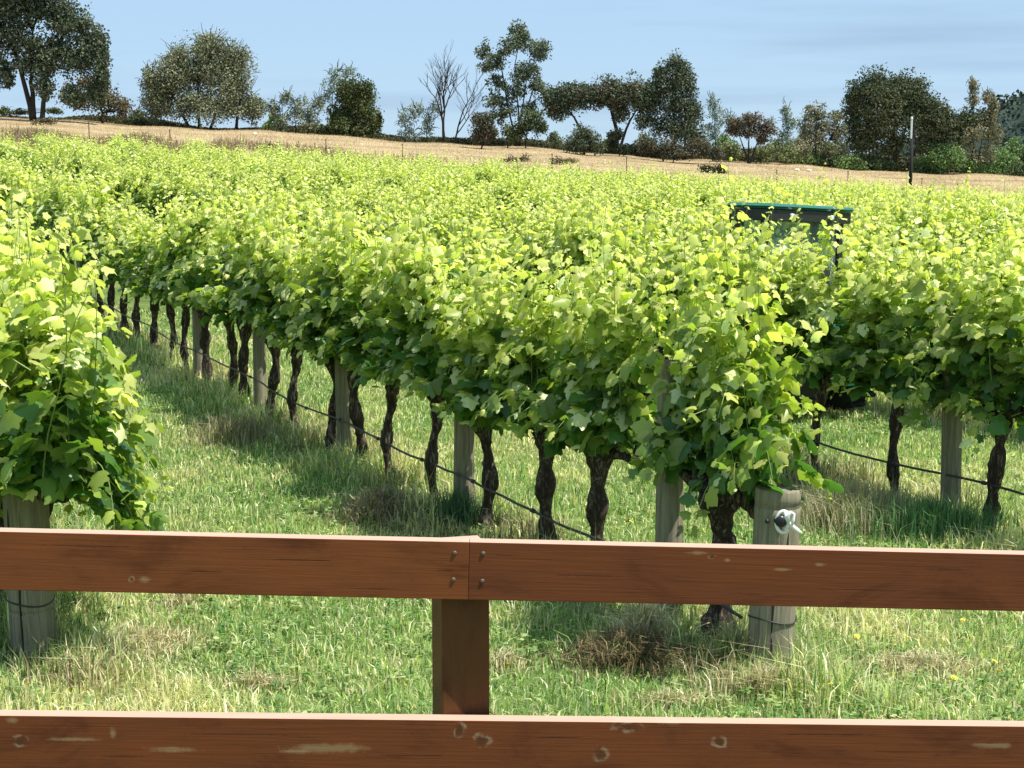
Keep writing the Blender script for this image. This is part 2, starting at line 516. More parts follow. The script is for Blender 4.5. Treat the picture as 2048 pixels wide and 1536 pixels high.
def trunk_mesh(name, rd, fat=1.0, lean=0.0):
    mb = MB()
    n = 26; ph = rd.uniform(0, 6)
    ax, ay = rd.uniform(.010, .032), rd.uniform(.010, .032)
    path, rad = [], []
    for i in range(n+1):
        t = i/n; z = -.12+t*1.0
        path.append((lean*t+ax*math.sin(t*5+ph)-ax*math.sin(ph), ay*math.sin(t*6.3+ph*2)-ay*math.sin(ph*2), z))
        r = .047+.012*math.sin(t*17+ph)+.028*max(0, .16-t)/.16+.026*max(0, t-.78)/.22
        rad.append(r*fat*(1+rd.uniform(-.10, .10)))
    mb.tube(path, rad, 11, .13, rd)
    head = Vector(path[-1])
    for sgn in (-1, 1):                                      # the two gnarled arms lying along the wire
        p = head+Vector((0, 0, -.05)); pts, rr = [p.copy()], [.045*fat]
        m = 9
        for i in range(1, m+1):
            p = p+Vector((sgn*.052, rd.uniform(-.025, .025), .028 if i < 4 else rd.uniform(-.022, .024)))
            pts.append(p.copy()); rr.append(fat*(.040-.0022*i)*(1+rd.uniform(-.22, .28)))
            if i in (3, 6, 8):                               # knobbly spur
                e = p+Vector((rd.uniform(-.03, .03), rd.uniform(-.05, .05), rd.uniform(.05, .11)))
                mb.tube([p, (p+e)/2+Vector((rd.uniform(-.015, .015),)*3), e], [.024*fat, .020*fat, .015*fat], 7, .2, rd)
        mb.tube(pts, rr, 8, .2, rd)
    for k in range(5):                                       # burls and loose bark
        t = rd.uniform(.25, .95); i = int(t*n); p = Vector(path[i]); a = rd.uniform(0, 6.28)
        q = p+Vector((math.cos(a), math.sin(a), 0))*rad[i]*.6
        mb.tube([q-Vector((0, 0, .05)), q, q+Vector((0, 0, .05))], [.012, .026*fat, .010], 6, .3, rd)
    me = bpy.data.meshes.new(name); me.from_pydata([tuple(v) for v in mb.v], [], mb.f); me.materials.append(M_BARK)
    me.polygons.foreach_set('use_smooth', np.ones(len(me.polygons), bool))
    return me


rd = random.Random(11)
TRUNKS = [trunk_mesh('trunk', rd, rd.uniform(.85, 1.2), rd.uniform(-.06, .06)) for _ in range(9)]
FAT_TRUNK = trunk_mesh('trunk', random.Random(5), 1.65, -.10)
FOL = []
for i in range(12):
    fm, cn = foliage_mesh('foliage', np.random.default_rng(100+i), nsh=42)
    FOL.append((fm, cane_mesh('canes', cn)))
FOL_TALL = []
for i in range(4):
    fm, cn = foliage_mesh('foliage', np.random.default_rng(200+i), nsh=100, tall=1.25, low=.45, wide=.95, zmin=.42)
    FOL_TALL.append((fm, cane_mesh('canes', cn)))

fm, cn = foliage_mesh('foliage', np.random.default_rng(261), nsh=86, tall=1.42, low=.03, wide=.34, zmin=1.08, half=.24, xs=.40)
FOL_LOW = []
for i in range(3):
    fm, cn = foliage_mesh('foliage', np.random.default_rng(270+i), nsh=52, low=.2, zmin=.58, wide=.7)
    FOL_LOW.append((fm, cane_mesh('canes', cn)))
FOL_END = (fm, cane_mesh('canes', cn))


def row_point(k, s):                             # s metres along row k, from the line of end posts
    c = C1+(k-1)*DC
    # line of the end posts passes (1.34, 7.65) and (-2.6, 8.0)
    ex, ey = 1.34, 7.65
    e0 = VN*c
    # parameter along VD at which the row meets the headland line
    hx, hy = (3.94, -.35)
    # solve VN*c + VD*t = (ex,ey) + u*(hx,hy)
    A = np.array([[VD.x, -hx], [VD.y, -hy]]); bb = np.array([ex-e0.x, ey-e0.y])
    t, u = np.linalg.solve(A, bb)
    p = e0+VD*(t+s)
    return Vector((p.x, p.y, gzf(p.x, p.y)))


ORD = ['zeroth', 'first', 'second', 'third', 'fourth', 'fifth', 'sixth', 'seventh', 'eighth', 'ninth', 'tenth', 'eleventh', 'twelfth',
       'thirteenth', 'fourteenth', 'fifteenth', 'sixteenth', 'seventeenth', 'eighteenth', 'nineteenth', 'twentieth', 'twenty-first']


def make_vine(p, trunk, fol, canes, sx=1, sz=1, flip=False, name='grapevine'):
    o = empty(name, p, ROT+(PI if flip else 0))
    t = link('trunk', trunk, o)
    f = link('foliage', fol, o); f.scale = (sx, 1, sz)
    if canes is not None:
        c = link('canes', canes, o); c.scale = (sx, 1, sz)
    return o


FIELD_END = 76.0
cands = []
S_FRONT = [.50, 1.82, 2.55, 3.62, 4.45, 5.45, 6.35, 7.05, 8.15, 9.05, 10.1, 10.75, 11.9]
def s_at(k, px):                                 # where along row k the ground shows at column px of the photograph
    lo, hi = -3.0, 60.0
    for _ in range(60):
        m = (lo+hi)/2; p = row_point(k, m); dep = p.y*math.cos(PITCH)+(EYE-p.z)*math.sin(PITCH)
        if 1024+FPX*p.x/dep > px: lo = m
        else: hi = m
    return lo


S_2 = s_at(2, 1990); S_2B = s_at(2, 1795)
S_SECOND = [S_2-2.3, S_2-1.15, S_2, S_2B]
print('second row', S_SECOND, s_at(2, 1900))
for k in range(0, 18):
    s = 0.5
    n_ = 0
    while True:
        if k == 1 and n_ < len(S_FRONT): s = S_FRONT[n_]
        if k == 0 and n_ == 0: s = .16
        if k == 2 and n_ < len(S_SECOND): s = S_SECOND[n_]
        p = row_point(k, s)
        if p.y > FIELD_END: break
        cands.append((p.y, k, n_, s, p)); n_ += 1
        s += 1.0
def uof(p): return p.x/p.y
inside = [c for c in cands if abs(uof(c[4])) < .36+.5/c[0]]
margin = [c for c in cands if .36+.5/c[0] <= abs(uof(c[4])) < .62 and c not in inside]
inside.sort(key=lambda c: c[0])
NEAR = inside[:296]
REST = inside[296:]
MARGIN = margin
print('vines', len(inside), 'near', len(NEAR), 'until', NEAR[-1][0], 'rest', len(REST), 'margin', len(margin))
vr = random.Random(3)


def landmark(p):
    dep = p.y*math.cos(PITCH)+(EYE-p.z-1.9)*math.sin(PITCH); px = 1024+FPX*p.x/dep
    if 1430 < px < 1720: return 'level with the tractor roof' if p.y < 22 else 'beyond the tractor roof'
    for lim, nm in ((130, 'the huge gum at the left edge'), (265, 'the bushy brown tree'), (400, 'the left half of olive dome'), (545, 'the right half of olive dome'), (645, 'the thin grey shrubs'),
                    (780, 'the dark conical tree'), (935, 'the bare tree'), (1105, 'the tall open gum'), (1290, 'the flat topped gum'), (1430, 'the grey green column tree'),
                    (1890, 'the big dark gum'), (9999, 'the slender gum at right')):
        if px < lim: return nm
def below(p):
    m = landmark(p)
    return m if 'tractor' in m else 'below '+m


for (Y, k, i, s, p) in NEAR:
    if k == 0:
        fol, cn = FOL_TALL[i % 4]; sz = 1.05; sx = 1.1
    elif k == 1 and i == 0:
        fol, cn = FOL_END; sz = 1.0; sx = 1.05
    else:
        fol, cn = FOL[vr.randrange(12)]; sz = vr.uniform(.86, 1.10)*(1.04 if k == 2 and uof(p) > .1 else 1); sx = vr.uniform(.96, 1.10)
        if k == 1 and i == 1: sx = .74
        if k == 2 and uof(p) > .17: fol, cn = FOL_LOW[i % 3]
        if k == 2 and .12 < uof(p) < .24: sz = .985
    tr = FAT_TRUNK if (k == 1 and i == 0) else TRUNKS[vr.randrange(9)]
    o = make_vine(p, tr, fol, cn, sx, sz, vr.random() < .5 and not (k == 1 and i == 0))
    if k == 1 and i == 0:
        for ch in o.children:
            if ch.name.startswith('trunk'): ch.scale[0] = .72
            else: ch.scale[1] = .74
    if k == 0:
        lab = ['tall bushy grapevine growing at the end of the left row, cut by the left edge',
               'tall grapevine just behind the end vine of the left row'][i] if i < 2 else 'tall left row grapevine mostly hidden behind the bushy end vine'
        gr = 'vines in the left row'
    elif k == 1:
        gr = 'vines in the front row with bare trunks'
        if i == 0: lab = 'thick forked old grapevine beside the short end post with the white insulator'
        elif i < 15: lab = f'front row grapevine with bare dark trunk, {ORD[i+1]} vine along from the short end post'
        else: lab = 'front row grapevine far back, '+('nearer' if i < 22 else 'farther')+' part, '+below(p)
    elif k == 2:
        gr = 'vines in the row behind the front row'
        if uof(p) > .12: 
            lab = f'second row grapevine, {ORD[min(i+1, 21)]} from its near end, right of the short end post'
        else: lab = 'second row grapevine seen as leafy top, '+below(p)
    else:
        gr = f'vines in the {ORD[k]} row from the front'
        lab = f'leafy grapevine in the {ORD[k]} row from the front, '+below(p)
    tag(o, lab, 'grapevine', gr)

# vines past the nearest three hundred: one mass of the same kind of vine, lighter built
def far_vines(name, lst, seed, simple=True, label=''):
    rg = np.random.default_rng(seed)
    protos = []
    for i in range(6):
        _, L = vine_shoots(np.random.default_rng(300+i), nsh=30)
        L = L[::2]; L[:, 9] *= 1.35
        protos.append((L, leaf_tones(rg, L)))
    Vs, Fs, Ts, off = [], [], [], 0
    for j, (Y, k, i, s, p) in enumerate(lst):
        L, tn = protos[rg.integers(6)]
        a = ROT+(PI if rg.random() < .5 else 0); ca, sa = math.cos(a), math.sin(a)
        M = np.array([[ca, -sa, 0], [sa, ca, 0], [0, 0, 1]])
        sc = np.array([1.08, 1, rg.uniform(.93, 1.05)])
        V, F, _ = place_leaves((L[:, :3]*sc)@M.T+np.array(p), L[:, 3:6]@M.T, L[:, 6:9]@M.T, L[:, 9], True)
        Vs.append(V); Fs.append(F[0]+off); Ts.append(tn*rg.uniform(.88, 1.12)); off += len(V)
    o = link(name, np_mesh(name, np.concatenate(Vs), [np.concatenate(Fs)], M_LEAF, np.concatenate(Ts)))
    tag(o, label, 'grapevines', kind='stuff')
    mb = MB()
    for (Y, k, i, s, p) in lst:
        mb.tube([p+Vector((0, 0, -.1)), p+Vector((.02, .02, .4)), p+Vector((0, 0, .95))], [.06, .045, .05], 5)
    t = mb.build('trunks', M_BARK, o); t['kind'] = 'stuff'
    return o


far_vines('distant_vines', REST+MARGIN, 9, label='far leafy vine rows massed together up to the straw paddock')

# ------------------------------------------------------------------ trellis posts, hoses
def post_mesh(name, rad, hgt, rdn, groove=None, n=22):
    mb = MB(); rings = 26
    vs = []
    prof = []
    for i in range(rings+1):
        z = -.15+(hgt+.15)*i/rings
        prof.append((rad, z))
    if groove:
        prof = sorted(prof+[(rad, groove-.012), (rad-.006, groove-.008), (rad-.006, groove+.008), (rad, groove+.012)], key=lambda q: q[1])
    prof[-1] = (rad, hgt-.008); prof.append((rad-.006, hgt))
    tap = lambda z: 1-.03*z
    ph = [rdn.uniform(0, 6.3) for _ in range(5)]
    for (r, z) in prof:
        for k in range(n):
            th = 2*PI*k/n
            rr = r*tap(z)*(1+.018*math.sin(2*th+ph[0]+z)+.010*math.sin(5*th+ph[1])+.006*math.sin(9*th+ph[2]+z*3))
            vs.append((rr*math.cos(th), rr*math.sin(th), z))
    m = len(prof)
    fs = [(i*n+k, i*n+(k+1) % n, (i+1)*n+(k+1) % n, (i+1)*n+k) for i in range(m-1) for k in range(n)]
    fs += [tuple((m-1)*n+k for k in range(n))]
    me = bpy.data.meshes.new(name); me.from_pydata(vs, [], fs); me.materials.append(M_POST)
    for pl in me.polygons: pl.use_smooth = len(pl.vertices) == 4
    return me


pr = random.Random(21)
POSTS = [post_mesh('trellis_post', .078, 1.55, pr) for _ in range(3)]


def trellis_post(k, s, label, dx=0, rad=1.0):
    p = row_point(k, s)+VN*dx
    o = link('trellis_post', POSTS[pr.randrange(3)])
    o.location = p; o.rotation_euler = (R(pr.uniform(-1.5, 1.5)), R(pr.uniform(-1.5, 1.5)), pr.uniform(0, 6))
    o.scale = (rad, rad, 1)
    tag(o, label, 'post', 'round timber trellis posts in the vine rows')


trellis_post(1, .98, 'tall grey round trellis post standing just left of the short end post', rad=1.05)
for i, s in enumerate([3.98, 6.75, 9.55, 12.3, 20.7]):
    if i < 4:
        trellis_post(1, s, f'weathered front row trellis post, {ORD[i+2]} tall post counted from the short end post', rad=[1.0, .92, .95, .95][i])
    else: trellis_post(1, s, 'small distant front row trellis post among the far bare trunks')
S_P = s_at(2, 1900)
for s in [S_P-2.85, S_P, S_P+2.85]:
    p = row_point(2, s)
    if s == S_P or uof(p) > .1:
        trellis_post(2, s, {S_P-2.85: 'second row trellis post past the right edge near the row end', S_P: 'cream trellis post in the second row between two dark trunks at right', S_P+2.85: 'second row trellis post glimpsed behind the front row leaves'}[s], rad=1.0)
trellis_post(3, 5.2, 'pale trellis post of the third row seen small between two trunks at right')
trellis_post(0, 1.1, 'trellis post hidden in the leaves of the left row')

M_HOSE = plain('black_hose', (.028, .030, .030), .45, var=.3)
M_WIRE = plain('galvanised_wire', (.25, .25, .25), .4, .8)


def hose(k, s0, s1, label, z=.36, dz0=0):
    mb = MB(); pts = []; n = int((s1-s0)/.25); rdn = random.Random(k)
    side = VN*(-.07)
    for i in range(n+1):
        s = s0+(s1-s0)*i/n; p = row_point(k, s)
        sag = -.03*abs(math.sin(PI*(s-1)/2.8))
        pts.append(p+side+Vector((0, 0, z+sag+dz0*max(0, 1-i/4)+rdn.uniform(-.006, .006))))
    o = empty('irrigation_hose', pts[0]); base = Vector(pts[0])
    pts = [q-base for q in pts]
    mb.tube(pts, .0095, 7); mb.build('pipe', M_HOSE, o, True)
    for i in range(2, min(n, 40), 4):
        e = MB(); d = (pts[i+1]-pts[i]).normalized() if i+1 < len(pts) else VD
        e.tube([pts[i]-d*.02, pts[i]+d*.02], .016, 8); e.build('emitter', M_HOSE, o, True)
    tag(o, label, 'hose', 'drip irrigation hoses along the rows')


hose(1, .12, 22, 'black drip irrigation hose sagging along the front row trunks to the end post', dz0=-.06)
hose(2, .4, 12, 'black drip irrigation hose strung between the right hand trunks of the second row')
hose(0, .12, 3, 'drip irrigation hose at the foot of the bushy left row')
# cordon wires
for k, lab in ((1, 'thin trellis wire carrying the arms of the front row vines'), (2, 'thin trellis wire carrying the arms of the second row vines')):
    mb = MB(); pts = [row_point(k, s)+Vector((0, 0, .9)) for s in np.linspace(.98, 21, 40)]
    b0 = Vector(pts[0]); mb.tube([q-b0 for q in pts], .002, 4)
    o = mb.build('trellis_wire', M_WIRE); o.location = b0; tag(o, lab, 'wire')

# short thick end posts
M_WHITE = plain('white_plastic', (.8, .8, .76), .45, var=.05)
M_BLACK = plain('black_plastic', (.012, .012, .014), .4)
M_CRACK = plain('dark_wood_crack', (.02, .017, .012), .95)


def end_post(loc, label, rdn, hgt=.99, rad=.122, groove=.905, lean=(0, 0)):
    o = empty('end_post', loc); o.rotation_euler = (lean[0], lean[1], 0)
    link('round_post', post_mesh('round_post', rad, hgt, rdn, groove, 32), o)
    wr = MB(); pts = []                                       # wire wrapped round it
    for i in range(33):
        th = 2*PI*i/32; pts.append((math.cos(th)*(rad+.002), math.sin(th)*(rad+.002), .30+.012*math.sin(th*2)))
    wr.tube(pts, .0045, 6, caps=False); wr.build('wire_wrap', M_HOSE, o)
    for a, z0, z1 in ((-1.75, .0, .62), (-1.2, .38, .80), (-2.2, .55, .86)):
        c = MB(); q = [(math.cos(a+.02*math.sin(z*17))*(rad*1.0-.006)*(1-.03*z), math.sin(a+.02*math.sin(z*17))*(rad*1.0-.006)*(1-.03*z), z) for z in np.linspace(z0, z1, 9)]
        c.tube(q, [.003, .006, .008, .007, .008, .009, .008, .006, .002], 5); c.build('crack', M_CRACK, o)
    tag(o, label, 'post', 'short thick end posts of the vine rows')
    return o


pA = row_point(1, 0)+Vector((.028, 0, 0))
e = end_post(pA, 'short thick weathered end post with a white and black insulator, at the front row end', random.Random(2), lean=(0, R(1.2)))
ins = empty('wire_insulator', pA+Vector((.012, -.128, .845)))
b = MB(); b.lathe((0, 0, 0), [(.020, -.012), (.027, -.006), (.033, .006), (.028, .022), (.014, .032)], 18, Matrix.Rotation(R(90), 3, 'X')); b.build('knob', M_BLACK, ins, True)
b = MB()
b.tube([(.012+.037*math.cos(t)*.92, -.012, -.004+.052*math.sin(t)) for t in np.linspace(R(55), R(315), 20)], .0085, 8)
b.tube([(.018, -.018, .05), (.022, -.02, .02), (.034, -.022, -.002), (.046, -.022, -.014), (.060, -.022, -.03), (.080, -.018, -.046), (.098, -.012, -.060)], [.008, .010, .010, .011, .012, .011, .009], 8)
b.tube([(.034, -.026, -.004), (.030, -.028, .024), (.044, -.026, .046), (.058, -.022, .036), (.056, -.024, .008), (.050, -.026, -.016)], .009, 8)
b.tube([(.034, -.018, -.008), (.030, -.014, -.03), (.022, -.012, -.046)], .009, 8)
b.build('white_cord', M_WHITE, ins, True)
b = MB(); b.lathe((-.062, .004, -.004), [(.010, -.006), (.012, .002), (.006, .010)], 10, Matrix.Rotation(R(90), 3, 'X')); b.build('staple', M_BLACK, ins, True)
ins.scale = (1.08, 1, 1.08)
tag(ins, 'white cord looped round a black knob on the short end post', 'insulator')
pB = row_point(0, 0)+Vector((-.09, 0, 0))
end_post(pB, 'short thick grey end post below the bushy left vine, half behind the top rail', random.Random(4), hgt=.95, rad=.122, groove=.25, lean=(R(.5), R(-.5)))

# ------------------------------------------------------------------ grass
def lowfreq(x, y, seed):
    r = np.random.default_rng(seed); o = np.zeros_like(x)
    for i in range(7):
        a = r.uniform(0, 6.28); f = r.uniform(.6, 3.2); o += np.sin((x*math.cos(a)+y*math.sin(a))*f+r.uniform(0, 6.28))
    return o/7*1.9                                            # roughly -1..1


def blades(x, y, hgt, wid, tone, rg, lean=.45, base_lift=0.0, z=None):
    n = len(x); z = gz(x, y) if z is None else z
    az = rg.uniform(0, 2*PI, n); la = rg.uniform(0, 2*PI, n); ll = np.abs(rg.normal(0, lean, n))
    B = np.stack([np.cos(az), np.sin(az), 0*az], 1); Ld = np.stack([np.cos(la), np.sin(la), 0*la], 1)
    p0 = np.stack([x, y, z-.01+base_lift], 1)
    up = np.array([0, 0, 1.0])
    p1 = p0+(up*.55)[None]*hgt[:, None]+Ld*(hgt*ll*.22)[:, None]
    p2 = p0+up[None]*(hgt*(1-.35*np.clip(ll, 0, 1)))[:, None]+Ld*(hgt*ll*.85)[:, None]
    w = wid[:, None]/2
    V = np.stack([p0-B*w, p0+B*w, p1+B*w*.8, p1-B*w*.8, p2], 1).reshape(-1, 3)
    off = np.arange(n)[:, None]*5
    return V, off+np.array([[0, 1, 2, 3]]), off+np.array([[3, 2, 4]]), tone


def blade_object(name, parts, mat, label, cat='grass'):
    V = np.concatenate([p[0] for p in parts]); o = 0; q, t = [], []
    for p in parts: q.append(p[1]+o); t.append(p[2]+o); o += len(p[0])
    tone = np.concatenate([p[3] for p in parts]); 
    me = np_mesh(name, V, [np.concatenate(q), np.concatenate(t)], mat, np.concatenate([tone, tone]))
    return tag(link(name, me), label, cat, kind='stuff')


gr = np.random.default_rng(42)


def rowdist(x, y):
    c = x*VN.x+y*VN.y; k = (c-C1)/DC
    d = np.abs(k-np.round(k))*DC
    # only where rows exist (past the headland)
    hl = 7.65-(x-1.34)*.0888
    return np.where(y > hl-.25, d, np.hypot(d, (hl-.25-y)))


def scatter(dens0, y0, y1, pw=1.45, u=.56, ref=7.0):
    N = 0; ys = []
    edges = np.linspace(y0, y1, 60)
    X, Y = [], []
    for a, b_ in zip(edges[:-1], edges[1:]):
        ym = (a+b_)/2; area = 2*u*ym*(b_-a); n = int(area*dens0*(ref/max(ym, ref))**pw)
        yy = gr.uniform(a, b_, n); X.append(gr.uniform(-u, u, n)*yy); Y.append(yy)
    return np.concatenate(X), np.concatenate(Y)


x, y = scatter(4600, 5.6, 26)
d = rowdist(x, y)
f = lowfreq(x*1.3, y*1.3, 1); f2 = lowfreq(x*3, y*3, 2)
under = np.clip(1-(d-.25)/.55, 0, 1)
hh = gr.uniform(.03, .085, len(x))*(1+.35*f2)+under*gr.uniform(.0, .20, len(x))*np.clip(.5+f2, 0, 1.6)
hh = np.clip(hh, .03, .5)
ww = gr.uniform(.005, .012, len(x))*(1+np.clip(y-8, 0, 20)*.06)
g0 = np.array([.29, .43, .14]); g1 = np.array([.58, .65, .27]); g2 = np.array([.82, .74, .46]); g3 = np.array([.12, .25, .09])
k = np.clip(.42+.5*f+gr.normal(0, .22, len(x)), 0, 1)[:, None]
tone = g0*(1-k)+g1*k
dry = (gr.random(len(x)) < np.clip(.18+.55*np.clip(f-.0, 0, 1)+.2*under+.4*np.clip(f2-.3, 0, 1), 0, .8))[:, None]
tone = np.where(dry, g2*gr.uniform(.6, 1.2, (len(x), 1)), tone)
cool = (gr.random(len(x)) < .22)[:, None]
tone = np.where(cool & ~dry, g3+np.array([.03, .06, .03])*gr.random((len(x), 1)), tone)
tone = np.where(gr.random((len(x), 1)) < .05, np.array([.95, .93, .66]), tone)*gr.uniform(.6, 1.35, (len(x), 1))
blade_object('grass', [blades(x, y, hh*gr.choice([.8, 1, 1.5], len(x), p=[.4, .4, .2]), ww, tone, gr, .75)], M_GRASS, 'short green meadow grass in the aisles and on the headland')
# dry weeds and brown litter under the vines
x, y = scatter(2400, 6.6, 30)
d = rowdist(x, y); f = lowfreq(x*2.2, y*2.2, 5)
keep = (gr.random(len(x)) < np.clip(.75-(d-.18)/.45, 0, .9)*np.clip(.35+.8*f, 0.05, 1))
x, y, f = x[keep], y[keep], f[keep]
hh = gr.uniform(.08, .30, len(x))*np.clip(.7+.5*f, .3, 1.4)
c0 = np.array([.48, .40, .24]); c1 = np.array([.26, .32, .12]); c2 = np.array([.24, .18, .11])
r_ = gr.random((len(x), 1)); tone = np.where(r_ < .45, c0, np.where(r_ < .8, c1, c2))*gr.uniform(.6, 1.35, (len(x), 1))
blade_object('weeds', [blades(x, y, hh, gr.uniform(.004, .010, len(x))*(1+np.clip(y-8, 0, 20)*.05), tone, gr, .8)], M_DRY, 'dry brown and olive weeds growing along the foot of the vine rows', 'weeds')


def clump(name, label, cat, cx, cy, rx, ry, hz, n, tones, seed, hr=(.08, .25), lean=.9, w=(.004, .009)):
    """a heap of blades over a low mound"""
    rg = np.random.default_rng(seed)
    a = rg.uniform(0, 2*PI, n); r = np.abs(rg.normal(0, .55, n))
    X = r*np.cos(a)*rx; Y = r*np.sin(a)*ry
    mound = hz*np.clip(1-r**2, 0, 1)*(1+.35*np.sin(a*3+1))
    z0 = gz(cx+X, cy+Y)-gzf(cx, cy)+mound*rg.uniform(.35, 1, n)
    T = np.array(tones)[rg.integers(len(tones), size=n)]*rg.uniform(.6, 1.3, (n, 1))
    hgt = rg.uniform(*hr, n)
    V, q, t, tone = blades(X, Y, hgt, rg.uniform(*w, n), T, rg, lean, z=z0)
    me = np_mesh(name, V, [q, t], M_DRY, np.concatenate([tone, tone]))
    o = link(name, me); o.location = (cx, cy, gzf(cx, cy))
    return tag(o, label, cat)


def gpt(px, py):
    """where the ray through that pixel of the photograph meets the ground"""
    Y = 6.0
    while Y < 140:
        p = at(px, py, Y)
        if p.z <= gzf(p.x, p.y): return p
        Y += .02
    return at(px, py, 140)


STRAW = [(.78, .68, .44), (.60, .49, .29), (.9, .82, .58), (.50, .54, .24)]
BROWN = [(.24, .17, .10), (.34, .25, .15), (.12, .09, .05), (.22, .28, .10)]
q = gpt(1265, 1330)
clump('dead_grass_mound', 'mound of dead brown grass with straw on top left of the short end post', 'grass mound', q.x, q.y, .38, .26, .10, 2600, BROWN+[(.40, .30, .17), (.10, .12, .05)], 1, (.06, .16), 1.3)
q = gpt(1290, 1300)
clump('straw_tuft', 'bright tan straw tuft lying on the dark mound beside the end post', 'straw', q.x, q.y+.05, .20, .12, .17, 900, STRAW, 2, (.06, .2), 1.2)
q = gpt(1470, 1340)
clump('pale_grass_tuft', 'pale green seeding grass tuft between thick trunk and short end post', 'grass tuft', q.x, q.y, .10, .07, .02, 420, [(.42, .46, .24), (.52, .52, .30), (.25, .32, .12)], 3, (.14, .34), .5)
q = gpt(1520, 1375)
clump('dry_grass_tuft', 'dry straw blades around the foot of the short end post', 'grass tuft', q.x, q.y-.10, .32, .10, .02, 800, STRAW+[(.35, .36, .16)], 4, (.06, .20), .7)
q = gpt(770, 1040)
clump('dead_weed_patch', 'greyish tan dead weed patch behind the top rail left of the fence post', 'weeds', q.x, q.y, .42, .40, .16, 2400, [(.44, .36, .25), (.32, .25, .17), (.56, .47, .34), (.16, .12, .07), (.25, .32, .12)], 6, (.05, .16), 1.3)
q = gpt(1720, 1060)
clump('bleached_weeds', 'bleached dry weeds between the short end post and the right trunks', 'weeds', q.x, q.y+.1, .62, .55, .10, 2600, [(.56, .49, .34), (.40, .37, .22), (.30, .38, .15)], 8, (.12, .36), .7)
q = gpt(470, 880)
clump('brown_weeds', 'brown and straw weeds at the aisle edge left of the bare trunks', 'weeds', q.x, q.y, .5, .6, .05, 1500, [(.50, .44, .28), (.32, .28, .16), (.30, .36, .14)], 9, (.08, .28), .7, (.006, .012))
q = gpt(910, 1050)
clump('blue_green_tuft', 'tall bluish green grass tuft at the foot of the second tall post', 'grass tuft', q.x, q.y, .3, .22, .03, 800, [(.12, .24, .12), (.20, .32, .16), (.07, .15, .06)], 12, (.15, .34), .5)
q = gpt(1870, 1075)
clump('dark_green_tuft', 'dark green long grass around the cream post in the second row', 'grass tuft', q.x, q.y, .55, .3, .03, 1500, [(.10, .24, .09), (.15, .30, .12), (.20, .36, .13)], 13, (.16, .38), .5)
for sd_, (px, py, rx, ry, lab) in enumerate([(520, 1375, .22, .13, 'sandy dry grass patch left of the fence post between the rails'),
                                        (300, 1290, .34, .34, 'straw coloured patch of grass right of the left end post'),
                                        (360, 1210, .13, .22, 'yellow dry strip of grass under the top rail at left'),
                                        (1830, 1340, .42, .20, 'dry yellow grass patch at far right between the rails'),
                                        (1010, 1330, .14, .18, 'tan dry patch right beside the brown fence post'),
                                        (1340, 1415, .40, .08, 'yellow dry grass just above the lower rail under the mound')]):
    q = gpt(px, py)
    clump('dry_grass_patch', lab, 'grass patch', q.x, q.y, rx, ry, .015, int(5200*rx*ry*4), STRAW+[(.40, .40, .17), (.2, .22, .08)], 30+sd_, (.04, .11), .9)['kind'] = 'stuff'

# low broad leaved weeds among the grass
xb, yb = scatter(80, 6.2, 18)
fb = lowfreq(xb*2, yb*2, 21); kb = gr.random(len(xb)) < np.clip(.25+.9*fb, .05, 1); xb, yb = xb[kb], yb[kb]
xb = np.repeat(xb, 7); yb = np.repeat(yb, 7); nb_ = len(xb); ab = gr.uniform(0, 2*PI, nb_)
Tb = np.stack([np.cos(ab), np.sin(ab), gr.uniform(.1, .6, nb_)], 1)
Pb = np.stack([xb, yb, gz(xb, yb)+gr.uniform(.02, .07, nb_)], 1)+Tb*.01
Vb, Fb, _ = place_leaves(Pb, np.stack([-.35*np.cos(ab), -.35*np.sin(ab), np.ones(nb_)], 1)+gr.normal(0, .2, (nb_, 3)), Tb, gr.uniform(.018, .042, nb_), True)
cb = np.array([(.20, .34, .10), (.30, .42, .15), (.15, .27, .09), (.46, .50, .24)])[np.repeat(gr.integers(4, size=nb_//7), 7)]*gr.uniform(.8, 1.2, (nb_, 1))
tag(link('broadleaf_weeds', np_mesh('broadleaf_weeds', Vb, Fb, M_GRASS, cb)), 'low broad leaved weeds scattered through the grass', 'weeds', kind='stuff')

# dandelions
M_YEL = plain('yellow_petals', (.85, .68, .08), .6, var=.15)
M_STEM = plain('flower_stem', (.18, .28, .08), .6)
dm = MB()
for i in range(12):
    a = 2*PI*i/12
    for rr, zz in ((.016, .012), (.010, .016)):
        v = Vector((math.cos(a+rr*9), math.sin(a+rr*9), 0)); s_ = Vector((-v.y, v.x, 0))*.003
        dm.add([Vector((0, 0, .008))-s_, Vector((0, 0, .008))+s_, v*rr+s_+Vector((0, 0, zz)), v*rr-s_+Vector((0, 0, zz))], [(0, 1, 2, 3)])
stm = MB(); stm.tube([(0, 0, -.14), (.006, 0, -.07), (0, 0, .008)], .0022, 5)
f0 = empty('dandelion', (0, 0, 0)); dp = [dm.build('flower_head', M_YEL, f0), stm.build('stem', M_STEM, f0)]
fl = [(1712, 1310, 'under the top rail right of the end post'), (1985, 1362, 'near the right edge, upper of a pair'), (1992, 1384, 'near the right edge, lower of a pair'),
      (1660, 1412, 'just above the lower rail right of the end post'), (1925, 1275, 'right of the end post close below the top rail'), (1905, 1395, 'beside the dry patch near the lower rail'),
      (1260, 1068, 'between two bare trunks above the top rail'), (1015, 1370, 'in the tan patch beside the fence post'), (60, 1410, 'at bottom left just above the lower rail')]
